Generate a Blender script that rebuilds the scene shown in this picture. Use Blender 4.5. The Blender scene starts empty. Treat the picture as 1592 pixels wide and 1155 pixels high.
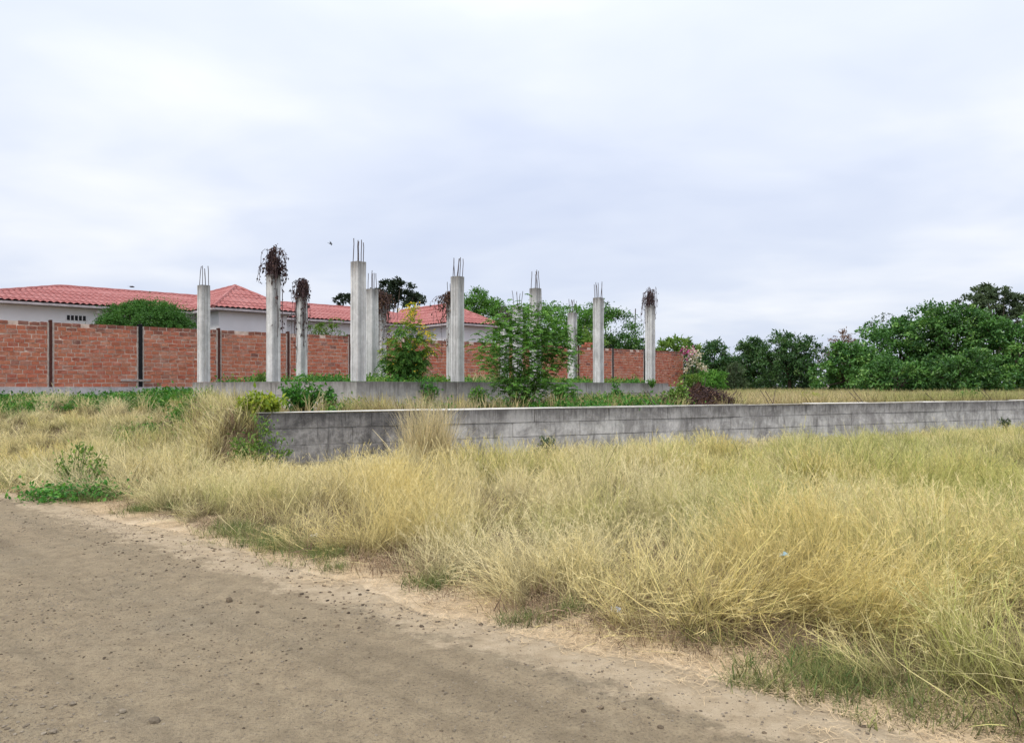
import bpy, bmesh, math, random
import numpy as np
from mathutils import Vector, Matrix, Euler

random.seed(7)
RNG = np.random.default_rng(11)
S = bpy.context.scene
COL = S.collection

# ------------------------------------------------------------------ camera
CAM_H = 1.6
cam_data = bpy.data.cameras.new('camera')
cam = bpy.data.objects.new('camera', cam_data)
COL.objects.link(cam)
cam.location = (0, 0, CAM_H)
cam.rotation_euler = (math.radians(90), 0, 0)
cam_data.sensor_width = 36
cam_data.lens = 36 * 1200 / 1592
cam_data.shift_y = 22.5 / 1592
cam_data.clip_start = 0.05
cam_data.clip_end = 4000
S.camera = cam

# ------------------------------------------------------------------ sky, sun, exposure
SUN_EL, SUN_AZ = 58, 215         # azimuth clockwise from +Y: behind the camera, to the left
world = bpy.data.worlds.new('World')
S.world = world
world.use_nodes = True
wn = world.node_tree
wn.nodes.clear()
def wnode(t, **k):
    n = wn.nodes.new(t)
    for a, b in k.items():
        setattr(n, a, b)
    return n
w_out = wnode('ShaderNodeOutputWorld')
w_bg = wnode('ShaderNodeBackground')
w_sky = wnode('ShaderNodeTexSky', sky_type='NISHITA', sun_disc=False,
              sun_elevation=math.radians(SUN_EL), sun_rotation=math.radians(SUN_AZ))
w_tc = wnode('ShaderNodeTexCoord')
w_sep = wnode('ShaderNodeSeparateXYZ')
wn.links.new(w_tc.outputs['Generated'], w_sep.inputs[0])
def wmath(op, a, b=None, clamp=False):
    n = wnode('ShaderNodeMath', operation=op, use_clamp=clamp)
    for i, v in enumerate((a, b)):
        if v is None:
            continue
        if isinstance(v, (int, float)):
            n.inputs[i].default_value = v
        else:
            wn.links.new(v, n.inputs[i])
    return n.outputs[0]
zc = wmath('ADD', wmath('MAXIMUM', w_sep.outputs['Z'], 0.0), 0.16)
ux = wmath('DIVIDE', w_sep.outputs['X'], zc)
uy = wmath('DIVIDE', w_sep.outputs['Y'], zc)
w_cmb = wnode('ShaderNodeCombineXYZ')
wn.links.new(ux, w_cmb.inputs[0]); wn.links.new(uy, w_cmb.inputs[1])
def cloud(scale, loc, detail, stretch=1.0):
    mp = wnode('ShaderNodeMapping')
    mp.inputs['Location'].default_value = loc
    mp.inputs['Scale'].default_value = (scale, scale * stretch, 1)
    mp.inputs['Rotation'].default_value = (0, 0, 0.35)
    wn.links.new(w_cmb.outputs[0], mp.inputs['Vector'])
    n = wnode('ShaderNodeTexNoise')
    n.inputs['Scale'].default_value = 1.0
    n.inputs['Detail'].default_value = detail
    n.inputs['Roughness'].default_value = 0.5
    n.inputs['Distortion'].default_value = 0.35
    wn.links.new(mp.outputs[0], n.inputs['Vector'])
    return n.outputs['Fac']
big = cloud(0.75, (3.1, 1.7, 0), 4.0)
small = cloud(1.9, (1.3, 6.2, 0), 6.0, 1.3)
fac = wmath('ADD', wmath('MULTIPLY', big, 0.72), wmath('MULTIPLY', small, 0.28))
w_ramp = wnode('ShaderNodeValToRGB')
cr = w_ramp.color_ramp
cr.elements[0].position = 0.32; cr.elements[0].color = (0.425, 0.475, 0.60, 1)
cr.elements[1].position = 0.68; cr.elements[1].color = (0.625, 0.645, 0.69, 1)
e = cr.elements.new(0.5); e.color = (0.50, 0.542, 0.64, 1)
wn.links.new(fac, w_ramp.inputs[0])
w_nish = wnode('ShaderNodeMixRGB', blend_type='MULTIPLY')
w_nish.inputs[0].default_value = 1.0
w_nish.inputs[2].default_value = (0.08, 0.08, 0.08, 1)
wn.links.new(w_sky.outputs[0], w_nish.inputs[1])
w_mix = wnode('ShaderNodeMixRGB', blend_type='MIX')
w_mix.inputs[0].default_value = 0.93
wn.links.new(w_nish.outputs[0], w_mix.inputs[1])
wn.links.new(w_ramp.outputs[0], w_mix.inputs[2])
# an overcast sky grows brighter towards the zenith
sz = wmath('POWER', wmath('MAXIMUM', w_sep.outputs['Z'], 0.0), 1.4)
lift = [wmath('ADD', wmath('MULTIPLY', sz, k), 1.0) for k in (1.05, 0.95, 0.78)]
w_lift = wnode('ShaderNodeMixRGB', blend_type='MULTIPLY')
w_lift.inputs[0].default_value = 1.0
wn.links.new(w_mix.outputs[0], w_lift.inputs[1])
w_c3 = wnode('ShaderNodeCombineXYZ')
for k in range(3):
    wn.links.new(lift[k], w_c3.inputs[k])
wn.links.new(w_c3.outputs[0], w_lift.inputs[2])
wn.links.new(w_lift.outputs[0], w_bg.inputs[0])
w_bg.inputs['Strength'].default_value = 1.0
wn.links.new(w_bg.outputs[0], w_out.inputs[0])

sun_d = bpy.data.lights.new('sun', 'SUN')
sun_d.energy = 1.5
sun_d.angle = math.radians(10)
sun_d.color = (1.0, 0.95, 0.87)
sun = bpy.data.objects.new('sun', sun_d)
COL.objects.link(sun)
az, el = math.radians(SUN_AZ), math.radians(SUN_EL)
sdir = Vector((math.sin(az) * math.cos(el), math.cos(az) * math.cos(el), math.sin(el)))
sun.rotation_euler = sdir.to_track_quat('Z', 'Y').to_euler()
sun.location = sdir * 60

S.view_settings.view_transform = 'Standard'
S.view_settings.look = 'None'
S.view_settings.exposure = 0.55
S.view_settings.gamma = 1.0
S.view_settings.use_curve_mapping = False
S.render.engine = 'CYCLES'
S.cycles.max_bounces = 5
S.cycles.diffuse_bounces = 2
S.cycles.glossy_bounces = 2
S.cycles.transmission_bounces = 4
S.cycles.transparent_max_bounces = 6
S.cycles.use_denoising = True
S.cycles.use_adaptive_sampling = True
S.cycles.adaptive_threshold = 0.02

# ------------------------------------------------------------------ helpers: points, noise
def at(px, py, d):
    """world point at depth d that lies on the line of sight through a photograph pixel"""
    return np.array([(px - 796) / 1200 * d, d, CAM_H + (600 - py) / 1200 * d])

def _hash(ix, iy, seed):
    h = (ix.astype(np.int64) * 374761393 + iy.astype(np.int64) * 668265263 + seed * 1442695041) & 0xffffffff
    h = ((h ^ (h >> 13)) * 1274126177) & 0xffffffff
    return ((h ^ (h >> 16)) & 0xffff) / 65535.0

def vnoise(x, y, seed=0):
    x = np.asarray(x, float); y = np.asarray(y, float)
    ix = np.floor(x); iy = np.floor(y)
    fx = x - ix; fy = y - iy
    fx = fx * fx * (3 - 2 * fx); fy = fy * fy * (3 - 2 * fy)
    a = _hash(ix, iy, seed); b = _hash(ix + 1, iy, seed)
    c = _hash(ix, iy + 1, seed); d = _hash(ix + 1, iy + 1, seed)
    return (a * (1 - fx) + b * fx) * (1 - fy) + (c * (1 - fx) + d * fx) * fy

def fbm(x, y, seed=0, octs=4):
    s = 0; a = 0.5; t = 0
    for k in range(octs):
        s = s + a * vnoise(np.asarray(x) * 2 ** k, np.asarray(y) * 2 ** k, seed + k); t += a; a *= 0.5
    return s / t

def sstep(t):
    t = np.clip(t, 0, 1)
    return t * t * (3 - 2 * t)

# ------------------------------------------------------------------ helpers: meshes and objects
class MB:
    """collects geometry that becomes one mesh"""
    def __init__(self):
        self.V = []; self.Q = []; self.T = []; self.rq = []; self.rt = []; self.tv = []; self.n = 0
    def add(self, V, quads=None, tris=None, rnd=None, tv=None, rnd_t=None):
        V = np.asarray(V, float).reshape(-1, 3)
        if quads is not None and len(quads):
            quads = np.asarray(quads, np.int64).reshape(-1, 4)
            self.Q.append(quads + self.n)
            self.rq.append(np.broadcast_to(np.asarray(0.5 if rnd is None else rnd, float), (len(quads),)))
        if tris is not None and len(tris):
            tris = np.asarray(tris, np.int64).reshape(-1, 3)
            self.T.append(tris + self.n)
            r = rnd_t if rnd_t is not None else (0.5 if rnd is None else rnd)
            self.rt.append(np.broadcast_to(np.asarray(r, float), (len(tris),)))
        self.V.append(V)
        self.tv.append(np.zeros(len(V)) if tv is None else np.asarray(tv, float).reshape(-1))
        self.n += len(V)
        return self
    def mesh(self, name, mat, offset=None, smooth=False):
        V = np.concatenate(self.V)
        if offset is not None:
            V = V - np.asarray(offset, float)
        Q = np.concatenate(self.Q) if self.Q else np.zeros((0, 4), np.int64)
        T = np.concatenate(self.T) if self.T else np.zeros((0, 3), np.int64)
        me = bpy.data.meshes.new(name)
        me.vertices.add(len(V)); me.vertices.foreach_set('co', V.astype(np.float32).ravel())
        loops = np.concatenate([Q.ravel(), T.ravel()]).astype(np.int32)
        me.loops.add(len(loops)); me.loops.foreach_set('vertex_index', loops)
        starts = np.concatenate([np.arange(len(Q)) * 4, len(Q) * 4 + np.arange(len(T)) * 3]).astype(np.int32)
        me.polygons.add(len(starts)); me.polygons.foreach_set('loop_start', starts)
        me.update(calc_edges=True)
        me.validate()
        r = np.concatenate((self.rq or [np.zeros(0)]) + (self.rt or [np.zeros(0)]))
        if len(r) == len(me.polygons):
            a = me.attributes.new('rnd', 'FLOAT', 'FACE'); a.data.foreach_set('value', r.astype(np.float32))
        tv = np.concatenate(self.tv)
        if tv.any() and len(tv) == len(me.vertices):
            a = me.attributes.new('t', 'FLOAT', 'POINT'); a.data.foreach_set('value', tv.astype(np.float32))
        me.polygons.foreach_set('use_smooth', np.full(len(me.polygons), bool(smooth)))
        if mat:
            me.materials.append(mat)
        return me
    def build(self, name, mat, parent=None, smooth=False, world=True):
        """world=True: geometry is in world coordinates and is moved into the parent's frame"""
        off = np.array(parent_loc(parent)) if (parent is not None and world) else None
        me = self.mesh(name, mat, off, smooth)
        o = bpy.data.objects.new(name, me)
        COL.objects.link(o)
        if parent is not None:
            o.parent = parent
        return o

def parent_loc(o):
    p = Vector((0, 0, 0))
    while o is not None:
        p = p + o.location
        o = o.parent
    return p

def tag(o, label=None, cat=None, group=None, kind=None):
    if label: o['label'] = label
    if cat: o['category'] = cat
    if group: o['group'] = group
    if kind: o['kind'] = kind
    return o

def thing(name, label, cat, loc=(0, 0, 0), group=None):
    o = bpy.data.objects.new(name, None)
    COL.objects.link(o)
    o.empty_display_size = 0.3
    o.location = [float(v) for v in loc]
    return tag(o, label, cat, group, 'thing' if label else None)

BOXQ = np.array([[0, 3, 2, 1], [4, 5, 6, 7], [0, 1, 5, 4], [1, 2, 6, 5], [2, 3, 7, 6], [3, 0, 4, 7]])
def box_verts(c, ax, ay, az):
    c = np.asarray(c, float); ax = np.asarray(ax, float); ay = np.asarray(ay, float); az = np.asarray(az, float)
    return np.array([c - ax - ay - az, c + ax - ay - az, c + ax + ay - az, c - ax + ay - az,
                     c - ax - ay + az, c + ax - ay + az, c + ax + ay + az, c - ax + ay + az])
def box(mb, c, ax, ay, az, rnd=None):
    mb.add(box_verts(c, ax, ay, az), BOXQ, rnd=rnd)

def tube(mb, P, R, sides=5, rnd=None, cap=True):
    P = np.asarray(P, float); R = np.broadcast_to(np.asarray(R, float), (len(P),))
    T = np.gradient(P, axis=0)
    T /= np.linalg.norm(T, axis=1)[:, None] + 1e-9
    ref = np.array([0.31, 0.17, 0.94]) if abs(T[0][2]) < 0.9 else np.array([0.95, 0.2, 0.1])
    A = np.cross(T, ref); A /= np.linalg.norm(A, axis=1)[:, None] + 1e-9
    B = np.cross(T, A)
    th = np.arange(sides) * 2 * math.pi / sides
    V = P[:, None] + R[:, None, None] * (A[:, None] * np.cos(th)[None, :, None] + B[:, None] * np.sin(th)[None, :, None])
    n = len(P)
    i = np.arange(n - 1)[:, None] * sides; j = np.arange(sides)[None]
    jn = (j + 1) % sides
    Q = np.stack([i + j, i + jn, i + sides + jn, i + sides + j], -1).reshape(-1, 4)
    V = V.reshape(-1, 3)
    tris = None
    if cap:
        V = np.vstack([V, P[0], P[-1]])
        k = np.arange(sides)
        tris = np.vstack([np.stack([(k + 1) % sides, k, np.full(sides, n * sides)], -1),
                          np.stack([(n - 1) * sides + k, (n - 1) * sides + (k + 1) % sides, np.full(sides, n * sides + 1)], -1)])
    mb.add(V, Q, tris, rnd=rnd)

def unit(v):
    v = np.asarray(v, float)
    return v / (np.linalg.norm(v, axis=-1, keepdims=True) + 1e-9)

def add_leaves(mb, P, D, L, W, rng, N=None, fold=0.18, rnd=None):
    """one folded leaf-shaped quad for each point: P base, D direction, N rough upward normal"""
    P = np.asarray(P, float); n = len(P)
    if n == 0: return
    D = unit(D)
    if N is None:
        N = rng.normal(size=(n, 3))
    Sd = unit(np.cross(D, N)); Nn = np.cross(Sd, D)
    L = np.broadcast_to(np.asarray(L, float), (n,))[:, None]; W = np.broadcast_to(np.asarray(W, float), (n,))[:, None]
    mid = P + D * L * 0.45 + Nn * L * fold * 0.5
    tip = P + D * L - Nn * L * fold * 0.5
    V = np.stack([P, mid + Sd * W * 0.5, tip, mid - Sd * W * 0.5], 1).reshape(-1, 3)
    Q = np.arange(n * 4).reshape(-1, 4)
    mb.add(V, Q, rnd=rng.random(n) if rnd is None else rnd)

def rand_unit(rng, n):
    return unit(rng.normal(size=(n, 3)))

# ------------------------------------------------------------------ helpers: materials
def mat_base(name):
    m = bpy.data.materials.new(name)
    m.use_nodes = True
    nt = m.node_tree
    b = nt.nodes['Principled BSDF']
    b.inputs['Specular IOR Level'].default_value = 0.25
    return m, nt, b

class NT:
    def __init__(self, nt): self.nt = nt
    def n(self, t, **k):
        x = self.nt.nodes.new(t)
        for a, b in k.items(): setattr(x, a, b)
        return x
    def l(self, a, b): self.nt.links.new(a, b)
    def coord(self, kind='Object', scale=(1, 1, 1), rot=(0, 0, 0)):
        if kind == 'World':
            src = self.n('ShaderNodeNewGeometry').outputs['Position']
        else:
            src = self.n('ShaderNodeTexCoord').outputs[kind]
        mp = self.n('ShaderNodeMapping')
        mp.inputs['Scale'].default_value = scale
        mp.inputs['Rotation'].default_value = rot
        self.l(src, mp.inputs['Vector'])
        return mp.outputs[0]
    def noise(self, vec, scale, detail=4, rough=0.55, dist=0.0):
        x = self.n('ShaderNodeTexNoise')
        x.inputs['Scale'].default_value = scale; x.inputs['Detail'].default_value = detail
        x.inputs['Roughness'].default_value = rough; x.inputs['Distortion'].default_value = dist
        self.l(vec, x.inputs['Vector'])
        return x.outputs['Fac']
    def ramp(self, fac, stops):
        x = self.n('ShaderNodeValToRGB')
        els = x.color_ramp.elements
        while len(els) < len(stops): els.new(0.5)
        for el, (p, c) in zip(els, stops):
            el.position = p
            el.color = (c, c, c, 1) if isinstance(c, (int, float)) else (*c, 1)
        self.l(fac, x.inputs[0])
        return x.outputs[0]
    def mix(self, fac, a, b, mode='MIX'):
        x = self.n('ShaderNodeMixRGB', blend_type=mode)
        for i, v in enumerate((fac, a, b)):
            if isinstance(v, (int, float)): x.inputs[i].default_value = v if i == 0 else (v, v, v, 1)
            elif isinstance(v, tuple): x.inputs[i].default_value = (*v, 1)
            else: self.l(v, x.inputs[i])
        return x.outputs[0]
    def math(self, op, a, b=0.0, clamp=False):
        x = self.n('ShaderNodeMath', operation=op, use_clamp=clamp)
        for i, v in enumerate((a, b)):
            if isinstance(v, (int, float)): x.inputs[i].default_value = v
            else: self.l(v, x.inputs[i])
        return x.outputs[0]
    def bump(self, height, strength, dist=0.02):
        x = self.n('ShaderNodeBump')
        x.inputs['Strength'].default_value = strength; x.inputs['Distance'].default_value = dist
        self.l(height, x.inputs['Height'])
        return x.outputs[0]
    def attr(self, name):
        return self.n('ShaderNodeAttribute', attribute_name=name).outputs['Fac']

def mat_plain(name, col, rough=0.8, var=0.25, scale=6.0, metallic=0.0, bump=0.2):
    m, nt, b = mat_base(name); g = NT(nt)
    v = g.coord('Object')
    f = g.noise(v, scale, 5)
    lo = tuple(c * (1 - var) for c in col); hi = tuple(min(1, c * (1 + var)) for c in col)
    g.l(g.ramp(f, [(0.3, lo), (0.7, hi)]), b.inputs['Base Color'])
    b.inputs['Roughness'].default_value = rough
    b.inputs['Metallic'].default_value = metallic
    if bump:
        g.l(g.bump(g.noise(v, scale * 6, 4), bump), b.inputs['Normal'])
    return m

def mat_leaf(name, dark, light, tip=None, trans=0.3, rough=0.55, patch=0.0, spec=0.25):
    """foliage: colour differs leaf by leaf, light passes through a little"""
    m, nt, b = mat_base(name); g = NT(nt)
    r = g.attr('rnd')
    stops = [(0.0, dark), (0.75, light)]
    if tip: stops.append((1.0, tip))
    c = g.ramp(r, stops)
    oi = g.n('ShaderNodeObjectInfo')
    c = g.mix(1.0, c, g.ramp(oi.outputs['Random'], [(0.0, 0.85), (1.0, 1.12)]), 'MULTIPLY')
    g.l(c, b.inputs['Base Color'])
    b.inputs['Roughness'].default_value = rough
    b.inputs['Specular IOR Level'].default_value = spec
    t = g.n('ShaderNodeBsdfTranslucent')
    g.l(g.mix(1.0, c, (1.0, 1.0, 0.55), 'MULTIPLY'), t.inputs['Color'])
    ms = g.n('ShaderNodeMixShader'); ms.inputs[0].default_value = trans
    g.l(b.outputs[0], ms.inputs[1]); g.l(t.outputs[0], ms.inputs[2])
    g.l(ms.outputs[0], nt.nodes['Material Output'].inputs['Surface'])
    return m

def mat_concrete(name, light, dark, stain, top_z=None, grime=0.5, boards=False):
    """weathered cast concrete: mottling, vertical runs of grime and a blackened top edge"""
    m, nt, b = mat_base(name); g = NT(nt)
    v = g.coord('World')
    big = g.noise(v, 1.9, 9, 0.76, 0.4)
    fine = g.noise(v, 14, 5, 0.65)
    c = g.mix(g.ramp(big, [(0.41, 0.0), (0.58, 1.0)]), dark, light)
    c = g.mix(g.ramp(fine, [(0.3, 0.0), (0.8, 0.35)]), c, tuple(x * 0.6 for x in dark))
    runs = g.noise(g.coord('World', (4.5, 4.5, 0.7)), 1.0, 7, 0.68, 0.8)
    k = g.ramp(runs, [(0.50, 0.0), (0.72, grime)])
    c = g.mix(k, c, stain)
    if top_z is not None:
        sep = g.n('ShaderNodeSeparateXYZ')
        g.l(g.n('ShaderNodeTexCoord').outputs['Object'], sep.inputs[0])
        h = g.math('SUBTRACT', top_z, sep.outputs['Z'])
        h = g.math('DIVIDE', h, 0.42)
        h = g.math('ADD', h, g.math('MULTIPLY', g.math('SUBTRACT', runs, 0.5), 2.2))
        c = g.mix(g.ramp(h, [(0.0, 0.8), (0.35, 0.42), (1.0, 0.0)]), c, stain)
    if boards:
        c = g.mix(1.0, c, g.ramp(g.attr('rnd'), [(0.0, 0.62), (0.5, 0.92), (1.0, 1.1)]), 'MULTIPLY')
        rust = g.noise(g.coord('World', (11, 11, 0.8)), 1.0, 4, 0.6)
        c = g.mix(g.ramp(rust, [(0.62, 0.0), (0.76, 0.5)]), c, (0.33, 0.24, 0.17))
    if top_z is not None:
        drip = g.noise(g.coord('World', (16, 16, 0.9)), 1.0, 5, 0.7, 0.2)
        c = g.mix(g.ramp(g.math('ADD', drip, g.math('MULTIPLY', g.math('SUBTRACT', sep.outputs['Z'], top_z), 0.22)), [(0.50, 0.0), (0.62, 0.7)]), c, stain)
    g.l(c, b.inputs['Base Color'])
    b.inputs['Roughness'].default_value = 0.92
    hh = g.math('ADD', g.math('MULTIPLY', fine, 0.6), g.noise(g.coord('World', (30, 30, 3)), 1.0, 3))
    g.l(g.bump(hh, 0.45, 0.012), b.inputs['Normal'])
    return m

M = {}
M['column'] = mat_concrete('column_concrete', (0.76, 0.76, 0.75), (0.58, 0.58, 0.57), (0.17, 0.16, 0.15), 2.77, 0.45, True)
M['wall_concrete'] = mat_concrete('retaining_wall_concrete', (0.68, 0.66, 0.64), (0.33, 0.315, 0.305), (0.085, 0.08, 0.078), 1.12, 0.75)
M['dark_concrete'] = mat_concrete('stained_wall_concrete', (0.44, 0.42, 0.405), (0.14, 0.133, 0.13), (0.045, 0.043, 0.043), 1.12, 0.8)
M['coping'] = mat_plain('wall_coping', (0.62, 0.60, 0.56), 0.9, 0.2, 5)
M['plinth'] = mat_concrete('plinth_concrete', (0.60, 0.58, 0.55), (0.42, 0.405, 0.385), (0.13, 0.12, 0.11), 0.71, 0.5)
M['grey_base'] = mat_concrete('brick_wall_base_concrete', (0.56, 0.54, 0.55), (0.38, 0.37, 0.38), (0.20, 0.18, 0.18), None, 0.4)
M['rebar'] = mat_plain('rusty_rebar', (0.10, 0.075, 0.07), 0.75, 0.4, 20, 0.3)
M['rust_post'] = mat_plain('rusted_steel_post', (0.075, 0.026, 0.02), 0.9, 0.4, 8)
M['black_post'] = mat_plain('black_steel_post', (0.012, 0.012, 0.014), 0.95, 0.4, 8)
M['post_mortar'] = mat_plain('post_mortar_edge', (0.50, 0.42, 0.38), 0.95, 0.25, 9)
M['mortar'] = mat_plain('wall_mortar', (0.60, 0.46, 0.39), 0.95, 0.25, 5)
M['house_wall'] = mat_plain('painted_house_wall', (0.74, 0.73, 0.74), 0.85, 0.05, 1.5, 0, 0.05)
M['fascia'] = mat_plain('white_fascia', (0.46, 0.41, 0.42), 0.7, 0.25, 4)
M['vent_dark'] = mat_plain('dark_vent_opening', (0.012, 0.012, 0.016), 0.5, 0.3, 5)
M['bark'] = mat_plain('tree_bark', (0.10, 0.08, 0.06), 0.9, 0.4, 10, 0, 0.5)
M['grey_bark'] = mat_plain('pale_bark', (0.20, 0.17, 0.13), 0.9, 0.35, 10, 0, 0.5)
M['stem'] = mat_plain('green_stem', (0.09, 0.12, 0.04), 0.7, 0.3, 12)
M['dead_stem'] = mat_plain('dead_vine_stem', (0.085, 0.055, 0.055), 0.9, 0.4, 15)
M['bird'] = mat_plain('dark_plumage', (0.02, 0.02, 0.022), 0.7, 0.3, 10)
M['plank'] = mat_plain('weathered_plank', (0.34, 0.30, 0.29), 0.9, 0.3, 12)
M['soil'] = mat_plain('plot_soil', (0.20, 0.155, 0.10), 0.95, 0.35, 3)

def mat_brick(name='red_brick', grime=0.0):
    m, nt, b = mat_base(name); g = NT(nt)
    oi = g.n('ShaderNodeObjectInfo')
    r = g.math('FRACT', g.math('ADD', g.attr('rnd'), oi.outputs['Random']))
    c = g.ramp(r, [(0.0, (0.38, 0.105, 0.065)), (0.15, (0.50, 0.145, 0.085)), (0.4, (0.50, 0.175, 0.10)), (0.62, (0.45, 0.145, 0.085)),
                   (0.8, (0.53, 0.195, 0.11)), (0.95, (0.46, 0.20, 0.14)), (1.0, (0.22, 0.095, 0.075))])
    v = g.coord('World')
    smear = g.noise(v, 2.6, 6, 0.7)
    c = g.mix(g.ramp(smear, [(0.48, 0.0), (0.72, 0.55)]), c, (0.60, 0.40, 0.32))
    fine = g.noise(v, 22, 4, 0.6)
    c = g.mix(g.ramp(fine, [(0.35, 0.35), (0.6, 0.0)]), c, (0.16, 0.06, 0.05))
    if grime:
        c = g.mix(g.ramp(g.noise(v, 3.0, 5, 0.7), [(0.3, grime), (0.65, grime * 0.3)]), c, (0.10, 0.06, 0.055))
    g.l(c, b.inputs['Base Color'])
    b.inputs['Roughness'].default_value = 0.92
    g.l(g.bump(fine, 0.6, 0.02), b.inputs['Normal'])
    return m
M['brick'] = mat_brick()
M['old_brick'] = mat_brick('weathered_brick', 0.85)

def mat_roof():
    m, nt, b = mat_base('red_roof_sheet'); g = NT(nt)
    v = g.coord('World')
    c = g.mix(g.ramp(g.noise(v, 0.8, 5, 0.65), [(0.3, 0.0), (0.7, 1.0)]), (0.34, 0.11, 0.10), (0.42, 0.175, 0.162))
    c = g.mix(g.ramp(g.noise(v, 7, 5, 0.6), [(0.42, 0.0), (0.70, 0.6)]), c, (0.20, 0.055, 0.055))
    c = g.mix(g.ramp(g.noise(g.coord('World', (1.2, 1.2, 5)), 1.0, 6, 0.7), [(0.52, 0.0), (0.75, 0.45)]), c, (0.46, 0.25, 0.24))
    g.l(c, b.inputs['Base Color'])
    b.inputs['Roughness'].default_value = 0.7
    return m
M['roof'] = mat_roof()

# ------------------------------------------------------------------ ground
# road edge: a straight line on the ground; r is the distance from it towards the field
RP = np.array([-7.49, 11.30]); RD = np.array([0.7455, -0.6665]); RN = np.array([0.6665, 0.7455])
def road_ra(x, y):
    dx = np.asarray(x) - RP[0]; dy = np.asarray(y) - RP[1]
    return dx * RN[0] + dy * RN[1], dx * RD[0] + dy * RD[1]
# retaining wall: starts at W0, runs along WD, WNN points into the raised plot
W0 = np.array([-4.6, 14.0]); WD = unit(np.array([0.875, 0.484])); WNN = np.array([-WD[1], WD[0]])
def wall_ce(x, y):
    dx = np.asarray(x) - W0[0]; dy = np.asarray(y) - W0[1]
    return dx * WD[0] + dy * WD[1], dx * WNN[0] + dy * WNN[1]
# brick wall: starts at A0, runs along AD; BF points to the viewer's side
A0 = np.array([-17.2, 26.0]); A1 = np.array([11.2, 50.5]); ALEN = np.linalg.norm(A1 - A0)
AD = (A1 - A0) / ALEN; BF = np.array([AD[1], -AD[0]])
def brick_tb(x, y):
    dx = np.asarray(x) - A0[0]; dy = np.asarray(y) - A0[1]
    return dx * AD[0] + dy * AD[1], dx * BF[0] + dy * BF[1]

def terr(x, y):
    x = np.asarray(x, float); y = np.asarray(y, float)
    c, e = wall_ce(x, y)
    r, a = road_ra(x, y)
    bank = sstep(1 + c / 1.3) * sstep((e + 0.3) / 0.6)
    w = np.where(c >= 0, np.where(e > 0.1, 1.0, 0.0), np.maximum(bank, sstep(e / 15.0) ** 1.7 * sstep((r - 0.3) / 3.0)))
    high = 1.03 + 0.10 * (fbm(x * 0.35, y * 0.35, 5) - 0.5) + 0.12 * sstep((y - 30) / 30)
    low = 0.10 * (fbm(x * 0.5, y * 0.5, 9) - 0.5)
    low = low * sstep((r - 0.8) / 1.5) - 0.05 * sstep((0.45 - r) / 0.4)
    z = low * (1 - w) + high * w
    bump = 0.32 * np.exp(-(((x + 8.3) / 1.7) ** 2 + ((y - 20.4) / 1.2) ** 2))
    return z + bump

def mat_ground():
    m, nt, b = mat_base('field_soil'); g = NT(nt)
    v = g.coord('World')
    sep = g.n('ShaderNodeSeparateXYZ'); g.l(v, sep.inputs[0])
    r = g.math('ADD', g.math('MULTIPLY', g.math('SUBTRACT', sep.outputs['X'], float(RP[0])), float(RN[0])),
               g.math('MULTIPLY', g.math('SUBTRACT', sep.outputs['Y'], float(RP[1])), float(RN[1])))
    n1 = g.noise(v, 1.3, 6, 0.65); n2 = g.noise(v, 9, 5, 0.65); n3 = g.noise(v, 60, 3, 0.6)
    soil = g.ramp(n2, [(0.3, (0.07, 0.05, 0.03)), (0.7, (0.17, 0.12, 0.07))])
    sand = g.ramp(n2, [(0.25, (0.34, 0.26, 0.165)), (0.5, (0.50, 0.395, 0.265)), (0.75, (0.60, 0.49, 0.345))])
    k = g.math('ADD', r, g.math('MULTIPLY', g.math('SUBTRACT', n1, 0.5), 0.9))
    c = g.mix(g.ramp(g.math('MULTIPLY', k, 0.5), [(0.36, 0.0), (0.48, 1.0)]), sand, soil)
    c = g.mix(g.ramp(n3, [(0.35, 0.35), (0.55, 0.0)]), c, (0.16, 0.12, 0.08))
    g.l(c, b.inputs['Base Color'])
    b.inputs['Roughness'].default_value = 0.95
    g.l(g.bump(g.math('ADD', n2, g.math('MULTIPLY', n3, 0.5)), 0.6, 0.02), b.inputs['Normal'])
    return m

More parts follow.
